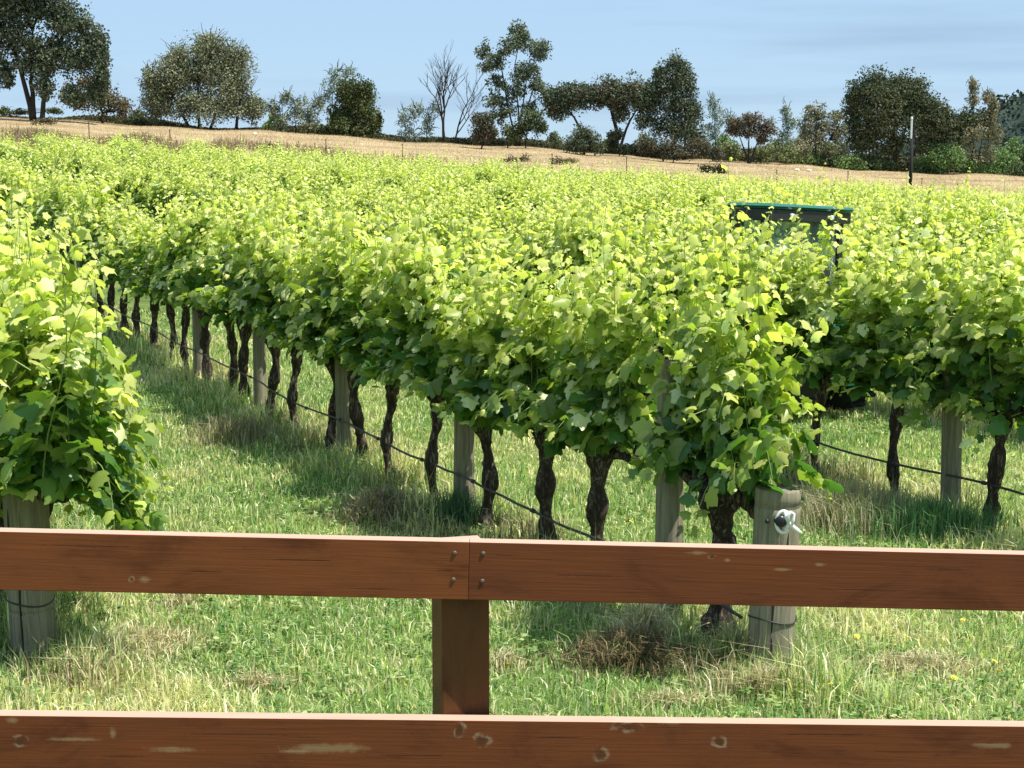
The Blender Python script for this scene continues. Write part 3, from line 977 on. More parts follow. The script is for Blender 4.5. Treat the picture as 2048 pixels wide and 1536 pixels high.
for i, (px, py, lab) in enumerate(fl):
    q = gpt(px, py+14)
    if i == 0: o = f0
    else:
        o = f0.copy(); COL.objects.link(o)
        for c in dp:
            cc = c.copy(); COL.objects.link(cc); cc.parent = o
    o.location = (q.x, q.y, gzf(q.x, q.y)+.13); o.rotation_euler = (R(25), 0, i*1.3)
    tag(o, 'small yellow flower '+lab, 'flower', 'small yellow flowers in the grass')

# ------------------------------------------------------------------ timber rail fence near the viewer
def fence():
    Pl, Pr = at(0, 1063, 3.40), at(2048, 1109, 3.49)
    axis = (Pr-Pl).normalized()
    root = empty('timber_fence', at(930, 1130, 3.5))
    base = root.location.copy()
    X = axis; Yv = Vector((-axis.y, axis.x, 0)).normalized(); Z = X.cross(Yv).normalized()
    rot = Matrix((X, Yv, Z)).transposed()
    def rail(p0, p1, hgt, mat, name='rail', thick=.04):
        d = (p1-p0); ln = d.length; x_ = d.normalized(); y_ = Vector((-x_.y, x_.x, 0)).normalized(); z_ = x_.cross(y_)
        mb = MB(); mb.box((ln/2, thick/2, -hgt/2), (ln, thick, hgt), None, .0018)
        o = mb.build(name, mat, root)
        M = Matrix((x_, y_, z_)).transposed().to_4x4(); M.translation = p0-base
        o.matrix_local = M
        return o
    def on(P0, P1, px):                                     # point of the line P0-P1 seen in column px
        t = (px-0)/2048.0
        lo, hi = -2.0, 3.0
        for _ in range(50):
            m = (lo+hi)/2; p = P0+(P1-P0)*m
            dep = p.y*math.cos(PITCH)+(EYE-p.z)*math.sin(PITCH)
            if 1024+FPX*p.x/dep < px: lo = m
            else: hi = m
        return P0+(P1-P0)*lo
    j = on(Pl, Pr, 939)
    a = on(Pl, Pr, -1900)
    L1 = (j-a).length
    def mx_(px): return (on(Pl, Pr, px)-a).length
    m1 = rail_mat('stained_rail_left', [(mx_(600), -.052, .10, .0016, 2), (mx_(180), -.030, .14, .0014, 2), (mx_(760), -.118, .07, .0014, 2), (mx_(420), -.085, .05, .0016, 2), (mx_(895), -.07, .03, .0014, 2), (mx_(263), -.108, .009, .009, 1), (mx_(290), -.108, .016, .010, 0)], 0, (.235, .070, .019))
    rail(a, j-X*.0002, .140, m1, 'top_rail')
    b_ = on(Pl, Pr, 3600)
    def mx2(px): return (on(Pl, Pr, px)-j).length
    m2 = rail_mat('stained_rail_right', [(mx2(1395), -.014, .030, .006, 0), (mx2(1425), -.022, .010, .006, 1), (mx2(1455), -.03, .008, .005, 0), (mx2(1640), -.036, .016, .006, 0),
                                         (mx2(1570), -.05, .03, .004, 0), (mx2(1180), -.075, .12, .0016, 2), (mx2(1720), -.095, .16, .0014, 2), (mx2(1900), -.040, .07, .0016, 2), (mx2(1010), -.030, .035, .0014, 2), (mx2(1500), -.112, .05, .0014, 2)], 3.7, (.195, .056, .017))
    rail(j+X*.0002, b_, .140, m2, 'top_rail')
    Ql, Qr = at(0, 1431, 3.40), at(2048, 1453, 3.49)
    a2, b2 = on(Ql, Qr, -1900), on(Ql, Qr, 3600)
    def m3_(px): return (on(Ql, Qr, px)-a2).length
    s_ = 1/870.
    mk = [(m3_(px), -(py-1438-(px*.0107))*s_, rx*s_, rz*s_, rg) for px, py, rx, rz, rg in
          [(145, 1489, 60, 5, 0), (225, 1478, 9, 16, 0), (38, 1492, 18, 14, 1), (345, 1511, 62, 7, 0), (660, 1507, 95, 12, 0), (25, 1448, 16, 8, 0),
           (965, 1492, 18, 16, 1), (920, 1470, 14, 18, 1), (1260, 1462, 38, 13, 1), (1340, 1450, 30, 10, 0), (1203, 1521, 18, 18, 1), (1443, 1494, 18, 14, 1),
           (1990, 1502, 55, 8, 0), (590, 1515, 30, 6, 0), (480, 1478, 130, 1.3, 2), (820, 1524, 90, 1.3, 2), (1120, 1485, 60, 1.4, 2), (1650, 1478, 150, 1.3, 2), (1800, 1516, 70, 1.3, 2), (250, 1526, 60, 1.4, 2)]]
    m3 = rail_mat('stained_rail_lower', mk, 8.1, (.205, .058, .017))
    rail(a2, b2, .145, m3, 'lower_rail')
    for px, py in ((910, 1107), (967, 1108), (909, 1163), (967, 1166)):
        p = on(Pl, Pr, px); q_ = p+Z*(-(py-1063-px*.0225)/870.)
        s = MB(); s.lathe(q_-base-Yv*.0, [(.0052, -.001), (.0052, .0022), (.003, .0032)], 12, rot@Matrix.Rotation(R(90), 3, 'X'))
        s.build('screw', M_SCREW, root, True)
    # posts
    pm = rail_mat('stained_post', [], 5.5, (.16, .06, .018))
    for px in (-1180, 920, 3050):
        p = on(Pl, Pr, px)
        c = p+Yv*(.04+.072); c.z = p.z
        top = p.z-.028; bot = gzf(c.x, c.y)-.3
        mb = MB(); mb.box((0, 0, 0), (top-bot, .118, .118), None, .004)
        o = mb.build('post', pm, root)
        o.matrix_local = Matrix.Translation(Vector((c.x, c.y, (top+bot)/2))-base) @ Matrix.Rotation(R(2+13), 4, 'Z') @ Matrix.Rotation(R(90), 4, 'Y')
    tag(root, 'orange brown stained timber rail fence crossing the foreground', 'fence')


M_SCREW = plain('screw_steel', (.15, .11, .08), .6, .4)
fence()

# ------------------------------------------------------------------ tractor
def tractor():
    M_GREEN = plain('green_paint', (.03, .22, .15), .25, spec=.6, var=.12)
    M_ROOF = plain('turquoise_roof', (.03, .15, .115), .2, spec=.7, var=.1)
    M_DARK = plain('dark_trim', (.012, .014, .014), .5)
    M_TYRE = plain('tyre_rubber', (.02, .02, .02), .8, var=.3)
    M_RIM = plain('rim_paint', (.55, .45, .08), .4)
    M_SEAT = plain('seat_vinyl', (.03, .03, .03), .6)
    gm, gn, gl, gb = new_mat('cab_glass')
    gb.inputs['Base Color'].default_value = (.62, .74, .68, 1); gb.inputs['Roughness'].default_value = .05
    gb.inputs['Transmission Weight'].default_value = .85; gb.inputs['IOR'].default_value = 1.1
    c = row_point(2, 0); 
    ctr = at(1569, 410, 16.6)
    g = gzf(ctr.x, ctr.y)
    top = ctr.z
    root = empty('tractor', (ctr.x, ctr.y, g)); root.rotation_euler = (R(0.5), R(2.6), math.atan2(VD.y, VD.x)-PI/2+R(17))
    H = top-g+.02
    def part(name, mat, boxes, bev=.02, parent=root, smooth=False):
        mb = MB()
        for c_, s_ in boxes: mb.box(c_, s_, None, bev)
        return mb.build(name, mat, parent, smooth)
    W = .69; D = .20                                         # half width, half depth of the cab
    rf = part('roof', M_ROOF, [((0, 0, H-.045), (2*W+.12, 2*D+.22, .06))], .035, smooth=True)
    part('roof_trim', M_DARK, [((0, 0, H-.14), (2*W+.08, 2*D+.16, .125))], .01, rf)
    for sx in (-1, 1):
        for sy in (-1, 1):
            part('pillar', M_DARK, [((sx*(W-.02), sy*(D-.03), (H-.14+.95)/2), (.075, .075, H-.14-.95))], .01)
    for sx in (-1, 1):
        wf = part('window', gm, [((sx*(W-.015), 0, (H+.82)/2), (.012, 2*D-.14, H-1.14))], 0)
    for sy in (-1, 1):
        part('window', gm, [((0, sy*(D-.03), (H+.82)/2), (2*W-.11, .012, H-1.14))], 0)
    part('body', M_GREEN, [((0, -.1, .78), (2*W, 2*D+.2, .34)), ((0, .1, .50), (.5, 2.3, .25)), ((-.42, -.5, 1.02), (.26, .8, .12)), ((.42, -.5, 1.02), (.26, .8, .12))], .04)
    hd = part('hood', M_GREEN, [((0, 1.25, .95), (.58, 1.35, .55))], .08)
    part('grille', M_DARK, [((0, 1.93, .92), (.46, .03, .38))], .01, hd)
    for sx in (-1, 1): part('headlight', M_WHITE, [((sx*.16, 1.95, 1.02), (.12, .03, .09))], .01, hd)
    st = part('seat', M_SEAT, [((0, -.2, 1.05), (.42, .42, .10)), ((0, -.38, 1.35), (.42, .10, .55))], .03)
    mb = MB(); mb.tube([(.17*math.cos(t), .35+.06*math.sin(t), 1.28+.16*math.sin(t)) for t in np.linspace(0, 2*PI, 22)], .014, 7, caps=False)
    mb.tube([(0, .55, .95), (0, .36, 1.27)], .02, 8); mb.build('steering_wheel', M_DARK, root, True)
    for sx in (-1, 1):
        for (yy, rr, ww_) in ((-.35, .55, .30), (1.35, .36, .22)):
            w = MB(); My = Matrix.Rotation(R(90), 3, 'Y')
            w.lathe((sx*(.50), yy, rr), [(rr*.55, -ww_/2), (rr*.9, -ww_/2), (rr, -ww_/2+.04), (rr, ww_/2-.04), (rr*.9, ww_/2), (rr*.55, ww_/2)], 30, My)
            for i in range(20):
                a = 2*PI*i/20; m3 = Matrix.Rotation(a, 3, 'X')
                w.box(Vector((sx*.50, yy, rr))+m3@Vector((0, 0, rr*1.0)), (ww_*.9, .04, .06), m3)
            wh = w.build('tyre', M_TYRE, root)
            r = MB(); r.lathe((sx*(.50), yy, rr), [(rr*.2, -ww_/2-.012), (rr*.5, -ww_/2-.006), (rr*.54, -ww_/2+.02), (rr*.54, ww_/2-.02), (rr*.5, ww_/2+.006), (rr*.2, ww_/2+.012)], 24, My)
            r.build('rim', M_RIM, wh, True)
    for sx in (-1, 1):
        mr = part('mirror', M_DARK, [((sx*(W+.17), .1, H-.30), (.10, .04, .24))], .015)
        a = MB(); a.tube([(sx*(W-.02), .3, H-.22), (sx*(W+.14), .12, H-.2), (sx*(W+.17), .1, H-.24)], .012, 6); a.build('mirror_arm', M_DARK, mr)
    for sx in (-1, 1): part('work_light', M_WHITE, [((sx*.36, -D-.08, H-.14), (.06, .04, .05))], .012)
    a = MB(); a.tube([(.5, .6, .95), (.5, .6, 1.6)], .03, 8); a.build('exhaust', M_DARK, root)
    tag(root, 'small green vineyard tractor with turquoise cab roof between the vine rows', 'tractor')


tractor()

# ------------------------------------------------------------------ straw paddock growth
sr = np.random.default_rng(77)
n = 90000
y = sr.uniform(86, 136, n); x = sr.uniform(-.40, .40, n)*y
f = lowfreq(x*.12, y*.3, 3)
t0 = np.array([.50, .39, .22]); t1 = np.array([.33, .25, .14]); kk = np.clip(.5+.5*f+sr.normal(0, .2, n), 0, 1)[:, None]
p_straw = blades(x, y, sr.uniform(.05, .16, n), sr.uniform(.015, .03, n), (t0*(1-kk)+t1*kk)*sr.uniform(.88, 1.1, (n, 1)), sr, .6)
blade_object('straw_grass', [p_straw], M_DRY, 'ripe straw coloured grass over the hill paddock beyond the vines')
n = 150000
y = sr.uniform(80, 112, n); x = sr.uniform(-.40, .40, n)*y
f = lowfreq(x*.35, y*.25, 4)
u = x/y
dens = np.clip(.62-2.2*(u+.05), .10, 1.0)*np.clip(.6+.9*f, .05, 1)*np.clip((112-20*np.clip(u+.2, 0, 1)-y)/8, 0, 1)
kp = sr.random(n) < dens; x, y, f = x[kp], y[kp], f[kp]; n = len(x)
r_ = sr.random((n, 1)); cols = np.where(r_ < .5, [.30, .21, .14], np.where(r_ < .8, [.18, .19, .09], [.42, .32, .20]))
blade_object('roadside_weeds', [blades(x, y, sr.uniform(.2, .85, n)*np.clip(.7+.5*f, .3, 1.3), sr.uniform(.02, .05, n), cols*sr.uniform(.6, 1.3, (n, 1)), sr, .7)], M_DRY,
             'tall brown weeds between the vineyard and the straw paddock', 'weeds')

# paddock fence posts and the tall marker pole
M_DPOST = plain('dark_stake', (.12, .09, .07), .9, var=.3)
for px, yb, hp, lab in [(178, 266, 22, 'thin dark paddock stake leftmost on the straw slope'), (340, 283, 24, 'thin dark paddock stake below the broad olive tree'),
                    (652, 300, 22, 'thin paddock stake below the dark conical tree'), (805, 312, 24, 'thin paddock stake below the bare tree'),
                    (1253, 335, 22, 'thin paddock stake below the flat topped gum'), (1104, 327, 20, 'thin paddock stake under the tall open gum'),
                    (1553, 368, 28, 'thin paddock stake in the straw left of the tall pole'), (1695, 378, 36, 'thicker short paddock stake left of the tall pole'),
                    (1843, 384, 28, 'short stake just right of the tall pole'), (1915, 387, 20, 'short stake farther right of the tall pole'), (630, 300, 14, 'small stake beside another below the dark conical tree')]:
    Y = 100.0; p = at(px, yb, Y); g = gzf(p.x, p.y); hgt = hp/FPX*Y+max(0, p.z-g)
    m = MB(); m.tube([(0, 0, -.2), (.01, 0, hgt*.5), (0, 0, hgt)], [.04, .036, .03], 7); m.lathe((0, 0, hgt-.06), [(.045, -.03), (.045, .03)], 7)
    o = m.build('paddock_stake', M_DPOST); o.location = (p.x, p.y, g)
    tag(o, lab, 'stake', 'thin stakes of the paddock fence')
Y = 78.; p = at(1820, 385, Y); g = gzf(p.x, p.y); z1 = at(1820, 236, Y).z-g
M_POLE = plain('dark_pole', (.018, .014, .013), .9, var=.3)
po = empty('marker_pole', (p.x, p.y, g))
m = MB(); m.tube([(0, 0, -.3), (0, 0, z1*.5), (0, 0, z1-1.0)], [.095, .09, .085], 10); m.build('pole', M_POLE, po, True)
m = MB(); m.box((.06, 0, z1-.62), (.10, .12, 1.3), None, .01); m.build('dark_board', M_POLE, po)
m = MB(); m.box((-.05, -.03, z1-.55), (.09, .10, 1.0), None, .02); m.lathe((-.05, -.03, z1-.0), [(.07, -.06), (.05, .03), (.02, .07)], 8); m.build('white_sleeve', M_WHITE, po)
tag(po, 'tall dark pole with a white sleeve on top at the vineyard edge', 'pole')
M_LEAF_LUMP = plain('pale_leaf_lump', (.75, .70, .6), .9, var=.15, scale=3)  # rounded lumps standing in for pale vine leaves
for px, py, lab in [(1594, 350, 'pale lump standing for a vine leaf, left of a pair'), (1618, 348, 'pale lump standing for a vine leaf, right of a pair'), (510, 263, 'pale lump standing for a vine leaf, below the broad olive tree')]:
    Y = 118.; p = at(px, py, Y); m = MB()
    rs = random.Random(px); m.lathe((0, 0, .1), [(.12, -.2), (.32, -.05), (.34, .1), (.22, .22), (.06, .26)], 9)
    m.v = [(x*(1+rs.uniform(-.2, .2)), y*(1+rs.uniform(-.2, .2)), z) for x, y, z in m.v]
    o = m.build('leaf_lump', M_LEAF_LUMP); o.scale = (.6, .6, .5); o.location = (p.x, p.y, gzf(p.x, p.y)); tag(o, lab, 'leaf_lump', 'pale lumps standing for vine leaves')

# ------------------------------------------------------------------ trees on the crest
TREE_GAIN = 2.0
OLIVE = [(.112, .122, .070), (.092, .103, .060), (.145, .15, .095)]
GUM = [(.040, .054, .032), (.052, .066, .040), (.075, .086, .052)]
GREYG = [(.085, .105, .062), (.06, .08, .05), (.13, .14, .09)]
DARKG = [(.030, .042, .018), (.045, .06, .022), (.065, .075, .03)]
BROWN_T = [(.060, .050, .034), (.050, .045, .030), (.085, .068, .045)]
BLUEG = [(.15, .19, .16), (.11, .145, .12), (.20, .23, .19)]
FRESH = [(.09, .145, .05), (.065, .11, .04), (.13, .18, .07)]


def crown_leaves(rg, clumps, to_local, mpp, tones, leaf, dens, nsub, subr):
    P, T = [], []
    subs = []
    for (cx, cy, rx, ry) in clumps:
        c = to_local(cx, cy); a, b_ = rx*mpp, ry*mpp; dp = (a+b_)/2*.9
        c = c+np.array([0, rg.uniform(-.35, .35)*dp, 0])
        m = max(4, int(2.6*nsub*max(1, (rx*ry/1200.)**.35)))
        d = nrm(rg.normal(size=(m, 3))*np.array([1, .7, 1]))*(rg.uniform(.2, .86, (m, 1)))
        sc = c+d*np.array([a, dp, b_]); sr_ = subr*1.12*np.array([a, dp, b_])[None]*rg.uniform(.65, 1.2, (m, 1))
        lf = leaf*.64; area = PI*a*b_; nl = int(dens*area/(lf*lf*.42)*4.6/m)+6
        for j in range(m):
            r = rg.uniform(.35, 1.0, (nl, 1))**.6
            dd = nrm(rg.normal(size=(nl, 3)))*r*(1+.25*rg.normal(size=(nl, 1))*.5)
            P.append(sc[j]+dd*sr_[j]); tn = tones[rg.integers(len(tones))]
            T.append(np.array(tn)[None]*TREE_GAIN*rg.uniform(.85, 1.15, (nl, 1)))
            subs.append((sc[j], c))
    return np.concatenate(P), np.concatenate(T), subs


def tree(name, label, base, Y, clumps, tones, trunks, leaf=.30, dens=.8, nsub=11, subr=.42, tr=.22, seed=1, cat='tree', bark=None, twigs=0, group='trees and shrubs along the crest'):
    rg = np.random.default_rng(seed); rdn = random.Random(seed)
    B = at(base[0], base[1], Y); g = gzf(B.x, B.y)
    mpp = (at(base[0]+1, base[1], Y)-B).length
    lift = B.z
    def loc(px, py):
        p = at(px, py, Y); return np.array([p.x-B.x, 0, p.z-lift+0])
    root = empty(name, (B.x, B.y, lift))
    P, T, subs = crown_leaves(rg, clumps, loc, mpp, tones, leaf, dens, nsub, subr)
    ok = P[:, 2] > (g-lift)+.05; P, T = P[ok], T[ok]
    n = len(P)
    N = rg.normal(size=(n, 3))+np.array([0, 0, .5]); Td = rg.normal(size=(n, 3))+np.array([0, 0, -.6])
    V, F, _ = place_leaves(P, N, Td, leaf*.64*rg.uniform(.55, 1.25, n), True)
    link('crown', np_mesh('crown', V, F, M_TREE, T), root)
    mb = MB(); ends = []
    for tk in trunks:
        pts = [Vector(loc(*q)) for q in tk]
        pts[0].z = min(pts[0].z, g-lift-.2)
        dens_pts = []
        for i in range(len(pts)-1):
            for t in np.linspace(0, 1, 5)[:-1 if i < len(pts)-2 else None]:
                q = pts[i].lerp(pts[i+1], t)+Vector((rdn.uniform(-.08, .08), rdn.uniform(-.15, .15), 0)); dens_pts.append(q)
        m = len(dens_pts)
        mb.tube(dens_pts, [tr*.65*(1-.8*i/(m-1)) for i in range(m)], 8, .08, rdn)
        ends += dens_pts[2:]
    nb = 0
    for (sc, c) in subs:
        if nb > 70: break
        sc = Vector(sc); c = Vector(c)
        if not ends: break
        cand = [q for q in ends if q.z < sc.z+.3] or ends
        s0 = min(cand, key=lambda q: (q-sc).length)
        if (s0-sc).length < .3 or rdn.random() < .5: continue
        mid = s0.lerp(sc, .5)+Vector((rdn.uniform(-.2, .2), rdn.uniform(-.2, .2), rdn.uniform(-.15, .3)))
        mb.tube([s0, mid, sc], [tr*.22, tr*.13, tr*.05], 5, caps=False); nb += 1
    for i in range(twigs):                                   # fine bare twigs at the outline
        (cx, cy, rx, ry) = clumps[rdn.randrange(len(clumps))]
        a = rdn.uniform(0, 2*PI); r0 = rdn.uniform(.3, .8); r1 = rdn.uniform(1.0, 1.35)
        p0 = Vector(loc(cx+math.cos(a)*rx*r0, cy-math.sin(a)*ry*r0)); p1 = Vector(loc(cx+math.cos(a)*rx*r1, cy-math.sin(a)*ry*r1*1.05-4))
        dy = rdn.uniform(-.5, .5)*rx*mpp; p0.y = dy; p1.y = dy*1.2
        mb.tube([p0, p0.lerp(p1, .5)+Vector((rdn.uniform(-.15, .15), 0, .1)), p1], [.03, .022, .012], 4, caps=False)
    mb.build('trunk', bark or M_TBARK, root, True)
    return tag(root, label, cat, group)


YT = 128.0
tree('gum_tree', 'huge dark gum tree at the left edge, its top cut by the frame', (66, 226), 122,
     [(0, 20, 75, 60), (75, 5, 75, 50), (130, 40, 55, 42), (165, 62, 35, 34), (40, 90, 60, 38), (115, 95, 55, 32), (203, 95, 18, 38), (205, 160, 18, 36), (155, 130, 32, 28),
      (8, 150, 22, 40), (90, 175, 26, 30), (150, 190, 30, 26), (60, 125, 40, 26), (100, 130, 40, 30), (195, 120, 26, 60), (170, 100, 34, 36), (-50, 70, 60, 90), (20, -50, 90, 50), (105, -45, 60, 40), (190, 185, 22, 34)],
     GUM, [[(66, 226), (64, 165), (60, 100), (75, 20)], [(84, 224), (92, 160), (120, 80)], [(64, 150), (30, 100), (-10, 30)]], leaf=.34, dens=.85, nsub=15, subr=.38, tr=.36, seed=1)
tree('shrubby_tree', 'brown green bushy tree in front of the huge gum on its right', (205, 236), 126,
     [(150, 195, 34, 36), (205, 200, 38, 36), (240, 215, 22, 22), (180, 165, 30, 20)], [(.075, .065, .035), (.055, .05, .03), (.10, .085, .05)], [[(205, 236), (200, 200)]], leaf=.3, dens=.75, seed=2)
tree('low_bush', 'low dark bush at the far left under the huge gum', (20, 224), 130, [(8, 222, 20, 10), (40, 224, 16, 8), (110, 222, 20, 8)], DARKG, [[(20, 226), (20, 216)]], leaf=.25, seed=3, cat='bush', tr=.08)
tree('broad_tree', 'broad dome of an olive grey tree with twiggy edges, left of the dark cone', (400, 254), YT,
     [(400, 135, 72, 62), (345, 165, 56, 60), (455, 155, 58, 62), (315, 200, 42, 48), (400, 215, 80, 40), (478, 205, 45, 45), (420, 92, 42, 32), (355, 118, 30, 28), (468, 110, 34, 28), (300, 160, 22, 32), (510, 215, 24, 36)],
     OLIVE, [[(400, 254), (395, 180), (405, 110)], [(420, 254), (450, 160)], [(380, 254), (340, 180)], [(470, 254), (485, 180)]], leaf=.26, dens=.85, nsub=15, subr=.36, seed=4, twigs=150)
tree('wispy_shrub', 'thin grey shrub clump between the olive dome and the dark cone', (590, 266), 127,
     [(560, 235, 24, 30), (600, 225, 30, 34), (625, 240, 20, 26), (575, 195, 16, 18), (545, 215, 18, 22), (640, 205, 16, 22)], GREYG, [[(590, 266), (590, 220)], [(615, 266), (625, 215)], [(560, 262), (560, 205)]],
     leaf=.24, dens=.38, nsub=9, subr=.34, tr=.09, seed=5, twigs=50)
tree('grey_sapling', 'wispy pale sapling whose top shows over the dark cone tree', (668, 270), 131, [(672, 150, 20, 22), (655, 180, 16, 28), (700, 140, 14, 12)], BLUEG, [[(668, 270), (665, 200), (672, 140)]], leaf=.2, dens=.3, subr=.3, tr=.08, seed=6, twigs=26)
tree('conical_tree', 'dense dark green conical tree standing alone against the sky', (708, 274), YT,
     [(700, 175, 36, 32), (690, 215, 34, 40), (725, 220, 34, 42), (705, 250, 50, 24), (745, 250, 18, 28), (735, 185, 18, 26), (672, 245, 18, 30), (758, 238, 7, 14)], DARKG, [[(708, 274), (705, 200)]], leaf=.28, dens=1.15, nsub=14, subr=.42, seed=7, tr=.18)
tree('wispy_shrub', 'see-through thin shrub left of the bare tree', (830, 284), YT, [(812, 240, 20, 26), (835, 225, 18, 22), (855, 250, 20, 26), (870, 220, 14, 20), (820, 268, 26, 14)], BLUEG[:2]+GREYG[:1],
     [[(830, 284), (826, 240)], [(850, 284), (858, 230)], [(812, 282), (808, 235)]], leaf=.22, dens=.34, nsub=8, subr=.34, tr=.07, seed=8, twigs=50)


def bare_tree():
    B = at(890, 287, YT); g = gzf(B.x, B.y); root = empty('bare_tree', (B.x, B.y, B.z)); mb = MB(); rdn = random.Random(9)
    s = (at(891, 287, YT)-B).length
    def grow(p, d, ln, r, lev):
        pts = [p.copy()]; n = 4
        for i in range(n):
            d = (d+Vector((rdn.uniform(-.16, .16), rdn.uniform(-.16, .16), .05))).normalized(); p = p+d*ln/n; pts.append(p.copy())
        mb.tube(pts, [.62*r*(1-.4*i/n) for i in range(n+1)], 5, caps=False)
        if lev == 0: return
        for i in range(3 if lev > 1 else 3):
            q = pts[rdn.choice([2, 3, 4])] if i else pts[-1]
            nd = (d+Vector((rdn.uniform(-.75, .75), rdn.uniform(-.5, .5), rdn.uniform(.0, .5)))).normalized()
            grow(q, nd, ln*rdn.uniform(.55, .8), r*.58, lev-1)
    for x0, dx, ln, r in ((-1, -.10, 66, .20), (12, .42, 62, .15), (0, .06, 74, .17)):
        grow(Vector((x0*s, rdn.uniform(-.2, .2), -.4)), Vector((dx, 0, 1)).normalized(), ln*s, r, 4)
    mb.build('trunk', M_TBARK, root, True)
    tag(root, 'leafless bare tree with fine spreading twigs left of the tall open gum', 'tree', 'trees and shrubs along the crest')


bare_tree()
tree('tall_gum_tree', 'tallest open gum in the middle with sky showing through its crown', (1040, 288), YT,
     [(1040, 62, 30, 24), (1075, 95, 28, 26), (1010, 100, 28, 24), (968, 105, 22, 24), (975, 135, 24, 16), (1060, 135, 28, 22), (1090, 185, 22, 22), (995, 165, 28, 20), (1030, 180, 28, 22), (985, 198, 20, 22), (1015, 218, 30, 18),
      (1085, 100, 18, 22), (1060, 215, 22, 20), (1040, 150, 24, 30), (1040, 85, 32, 26), (990, 120, 26, 22), (1070, 165, 26, 24), (1095, 195, 18, 20), (1010, 195, 28, 24), (1000, 235, 26, 18)], GUM+GREYG[:1], [[(1040, 290), (1036, 210), (1030, 130), (1040, 60)], [(1034, 180), (1000, 130), (970, 105)], [(1034, 215), (1065, 180), (1090, 165)], [(1032, 150), (1060, 110)]],
     leaf=.27, dens=.50, nsub=8, subr=.36, tr=.13, seed=10)
tree('brown_bush', 'small brown round bush on a short stem left below the tall open gum', (962, 300), 121, [(965, 245, 26, 24), (955, 268, 20, 22), (980, 265, 20, 22)], BROWN_T+DARKG[:1], [[(962, 302), (963, 262)]], leaf=.24, dens=.95, seed=11, cat='bush', tr=.13)
tree('dark_bush', 'dark rounded small tree at the foot of the tall open gum on its right', (1048, 296), 124, [(1060, 240, 34, 24), (1042, 262, 22, 18), (1080, 255, 18, 18), (1020, 262, 20, 22)], DARKG+GUM[:1], [[(1050, 298), (1056, 262)], [(1015, 290), (1015, 262)]], leaf=.26, dens=.75, seed=12, tr=.11)
tree('flat_gum_tree', 'wide flat topped dark gum with bright sky gaps beneath its crown', (1232, 306), YT,
     [(1125, 195, 38, 32), (1165, 185, 42, 26), (1215, 178, 40, 28), (1260, 185, 42, 34), (1305, 200, 34, 42), (1105, 222, 20, 18), (1235, 208, 30, 16), (1290, 235, 28, 28), (1190, 200, 38, 22), (1145, 200, 36, 28), (1240, 190, 40, 30), (1285, 195, 36, 36), (1115, 215, 26, 24), (1240, 228, 22, 20), (1225, 272, 12, 16)],
     GUM+BROWN_T[:1], [[(1228, 306), (1234, 260), (1222, 215), (1180, 190)], [(1236, 300), (1260, 240), (1285, 200)], [(1240, 272), (1225, 235), (1215, 190)], [(1185, 300), (1150, 235), (1125, 205)]], leaf=.28, dens=.85, nsub=11, subr=.40, seed=13, tr=.22)
tree('round_bush', 'round grey green bush standing in the sky gap under the flat gum', (1168, 310), 122, [(1168, 272, 30, 28), (1150, 290, 26, 20), (1190, 288, 24, 20)], [(.055, .065, .038), (.04, .05, .03)], [[(1168, 312), (1168, 280)]], leaf=.24, dens=.9, seed=14, cat='bush')
tree('dark_shrub', 'low dark shrub by the trunk of the flat gum', (1238, 308), 124, [(1225, 285, 14, 14), (1252, 298, 22, 12), (1238, 268, 10, 16)], [(.02, .028, .02), (.03, .035, .02)], [[(1238, 310), (1236, 280)]], leaf=.22, dens=.9, seed=15, cat='bush', tr=.08)
tree('column_tree', 'tall dense grey green column of a gum right of the flat one', (1350, 318), YT,
     [(1350, 140, 34, 34), (1370, 170, 30, 40), (1335, 175, 28, 36), (1355, 220, 42, 42), (1385, 225, 22, 50), (1345, 265, 48, 36), (1390, 275, 24, 34), (1318, 150, 14, 22)], [(.05, .065, .04), (.07, .08, .05), (.04, .05, .03)], [[(1350, 320), (1350, 240), (1350, 160)], [(1366, 318), (1378, 230)]],
     leaf=.27, dens=.85, nsub=13, subr=.38, seed=16, tr=.2)
tree('brown_scrub', 'brown green scrub at the foot of the tall grey green column', (1345, 322), 121, [(1300, 292, 24, 20), (1335, 296, 26, 22), (1395, 298, 28, 22), (1430, 305, 26, 18), (1365, 305, 30, 14)], [(.05, .048, .03), (.065, .055, .035), (.04, .045, .03)], [[(1345, 324), (1345, 300)]], leaf=.24, dens=.85, seed=17, cat='bush', tr=.08)
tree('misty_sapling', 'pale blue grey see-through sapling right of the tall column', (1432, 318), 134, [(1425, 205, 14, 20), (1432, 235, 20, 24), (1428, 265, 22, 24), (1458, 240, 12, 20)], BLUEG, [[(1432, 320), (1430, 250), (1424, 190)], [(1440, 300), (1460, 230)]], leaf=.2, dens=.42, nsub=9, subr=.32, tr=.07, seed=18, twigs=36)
tree('red_crowned_tree', 'small tree with a reddish brown umbrella crown on one dark stem', (1498, 332), 124, [(1475, 248, 26, 20), (1508, 242, 26, 20), (1535, 258, 22, 22), (1465, 262, 16, 14), (1500, 265, 28, 12), (1525, 280, 14, 12)], BROWN_T, [[(1498, 334), (1498, 285), (1500, 255)], [(1498, 290), (1478, 262)], [(1499, 285), (1525, 262)]], leaf=.24, dens=.85, seed=19, tr=.15)
tree('misty_sapling', 'pale blue grey sapling between red crowned tree and pale gum', (1575, 330), 134, [(1572, 220, 14, 18), (1580, 245, 20, 24), (1570, 275, 18, 22)], BLUEG, [[(1575, 332), (1575, 260), (1572, 205)]], leaf=.2, dens=.42, subr=.32, tr=.07, seed=20, twigs=26)
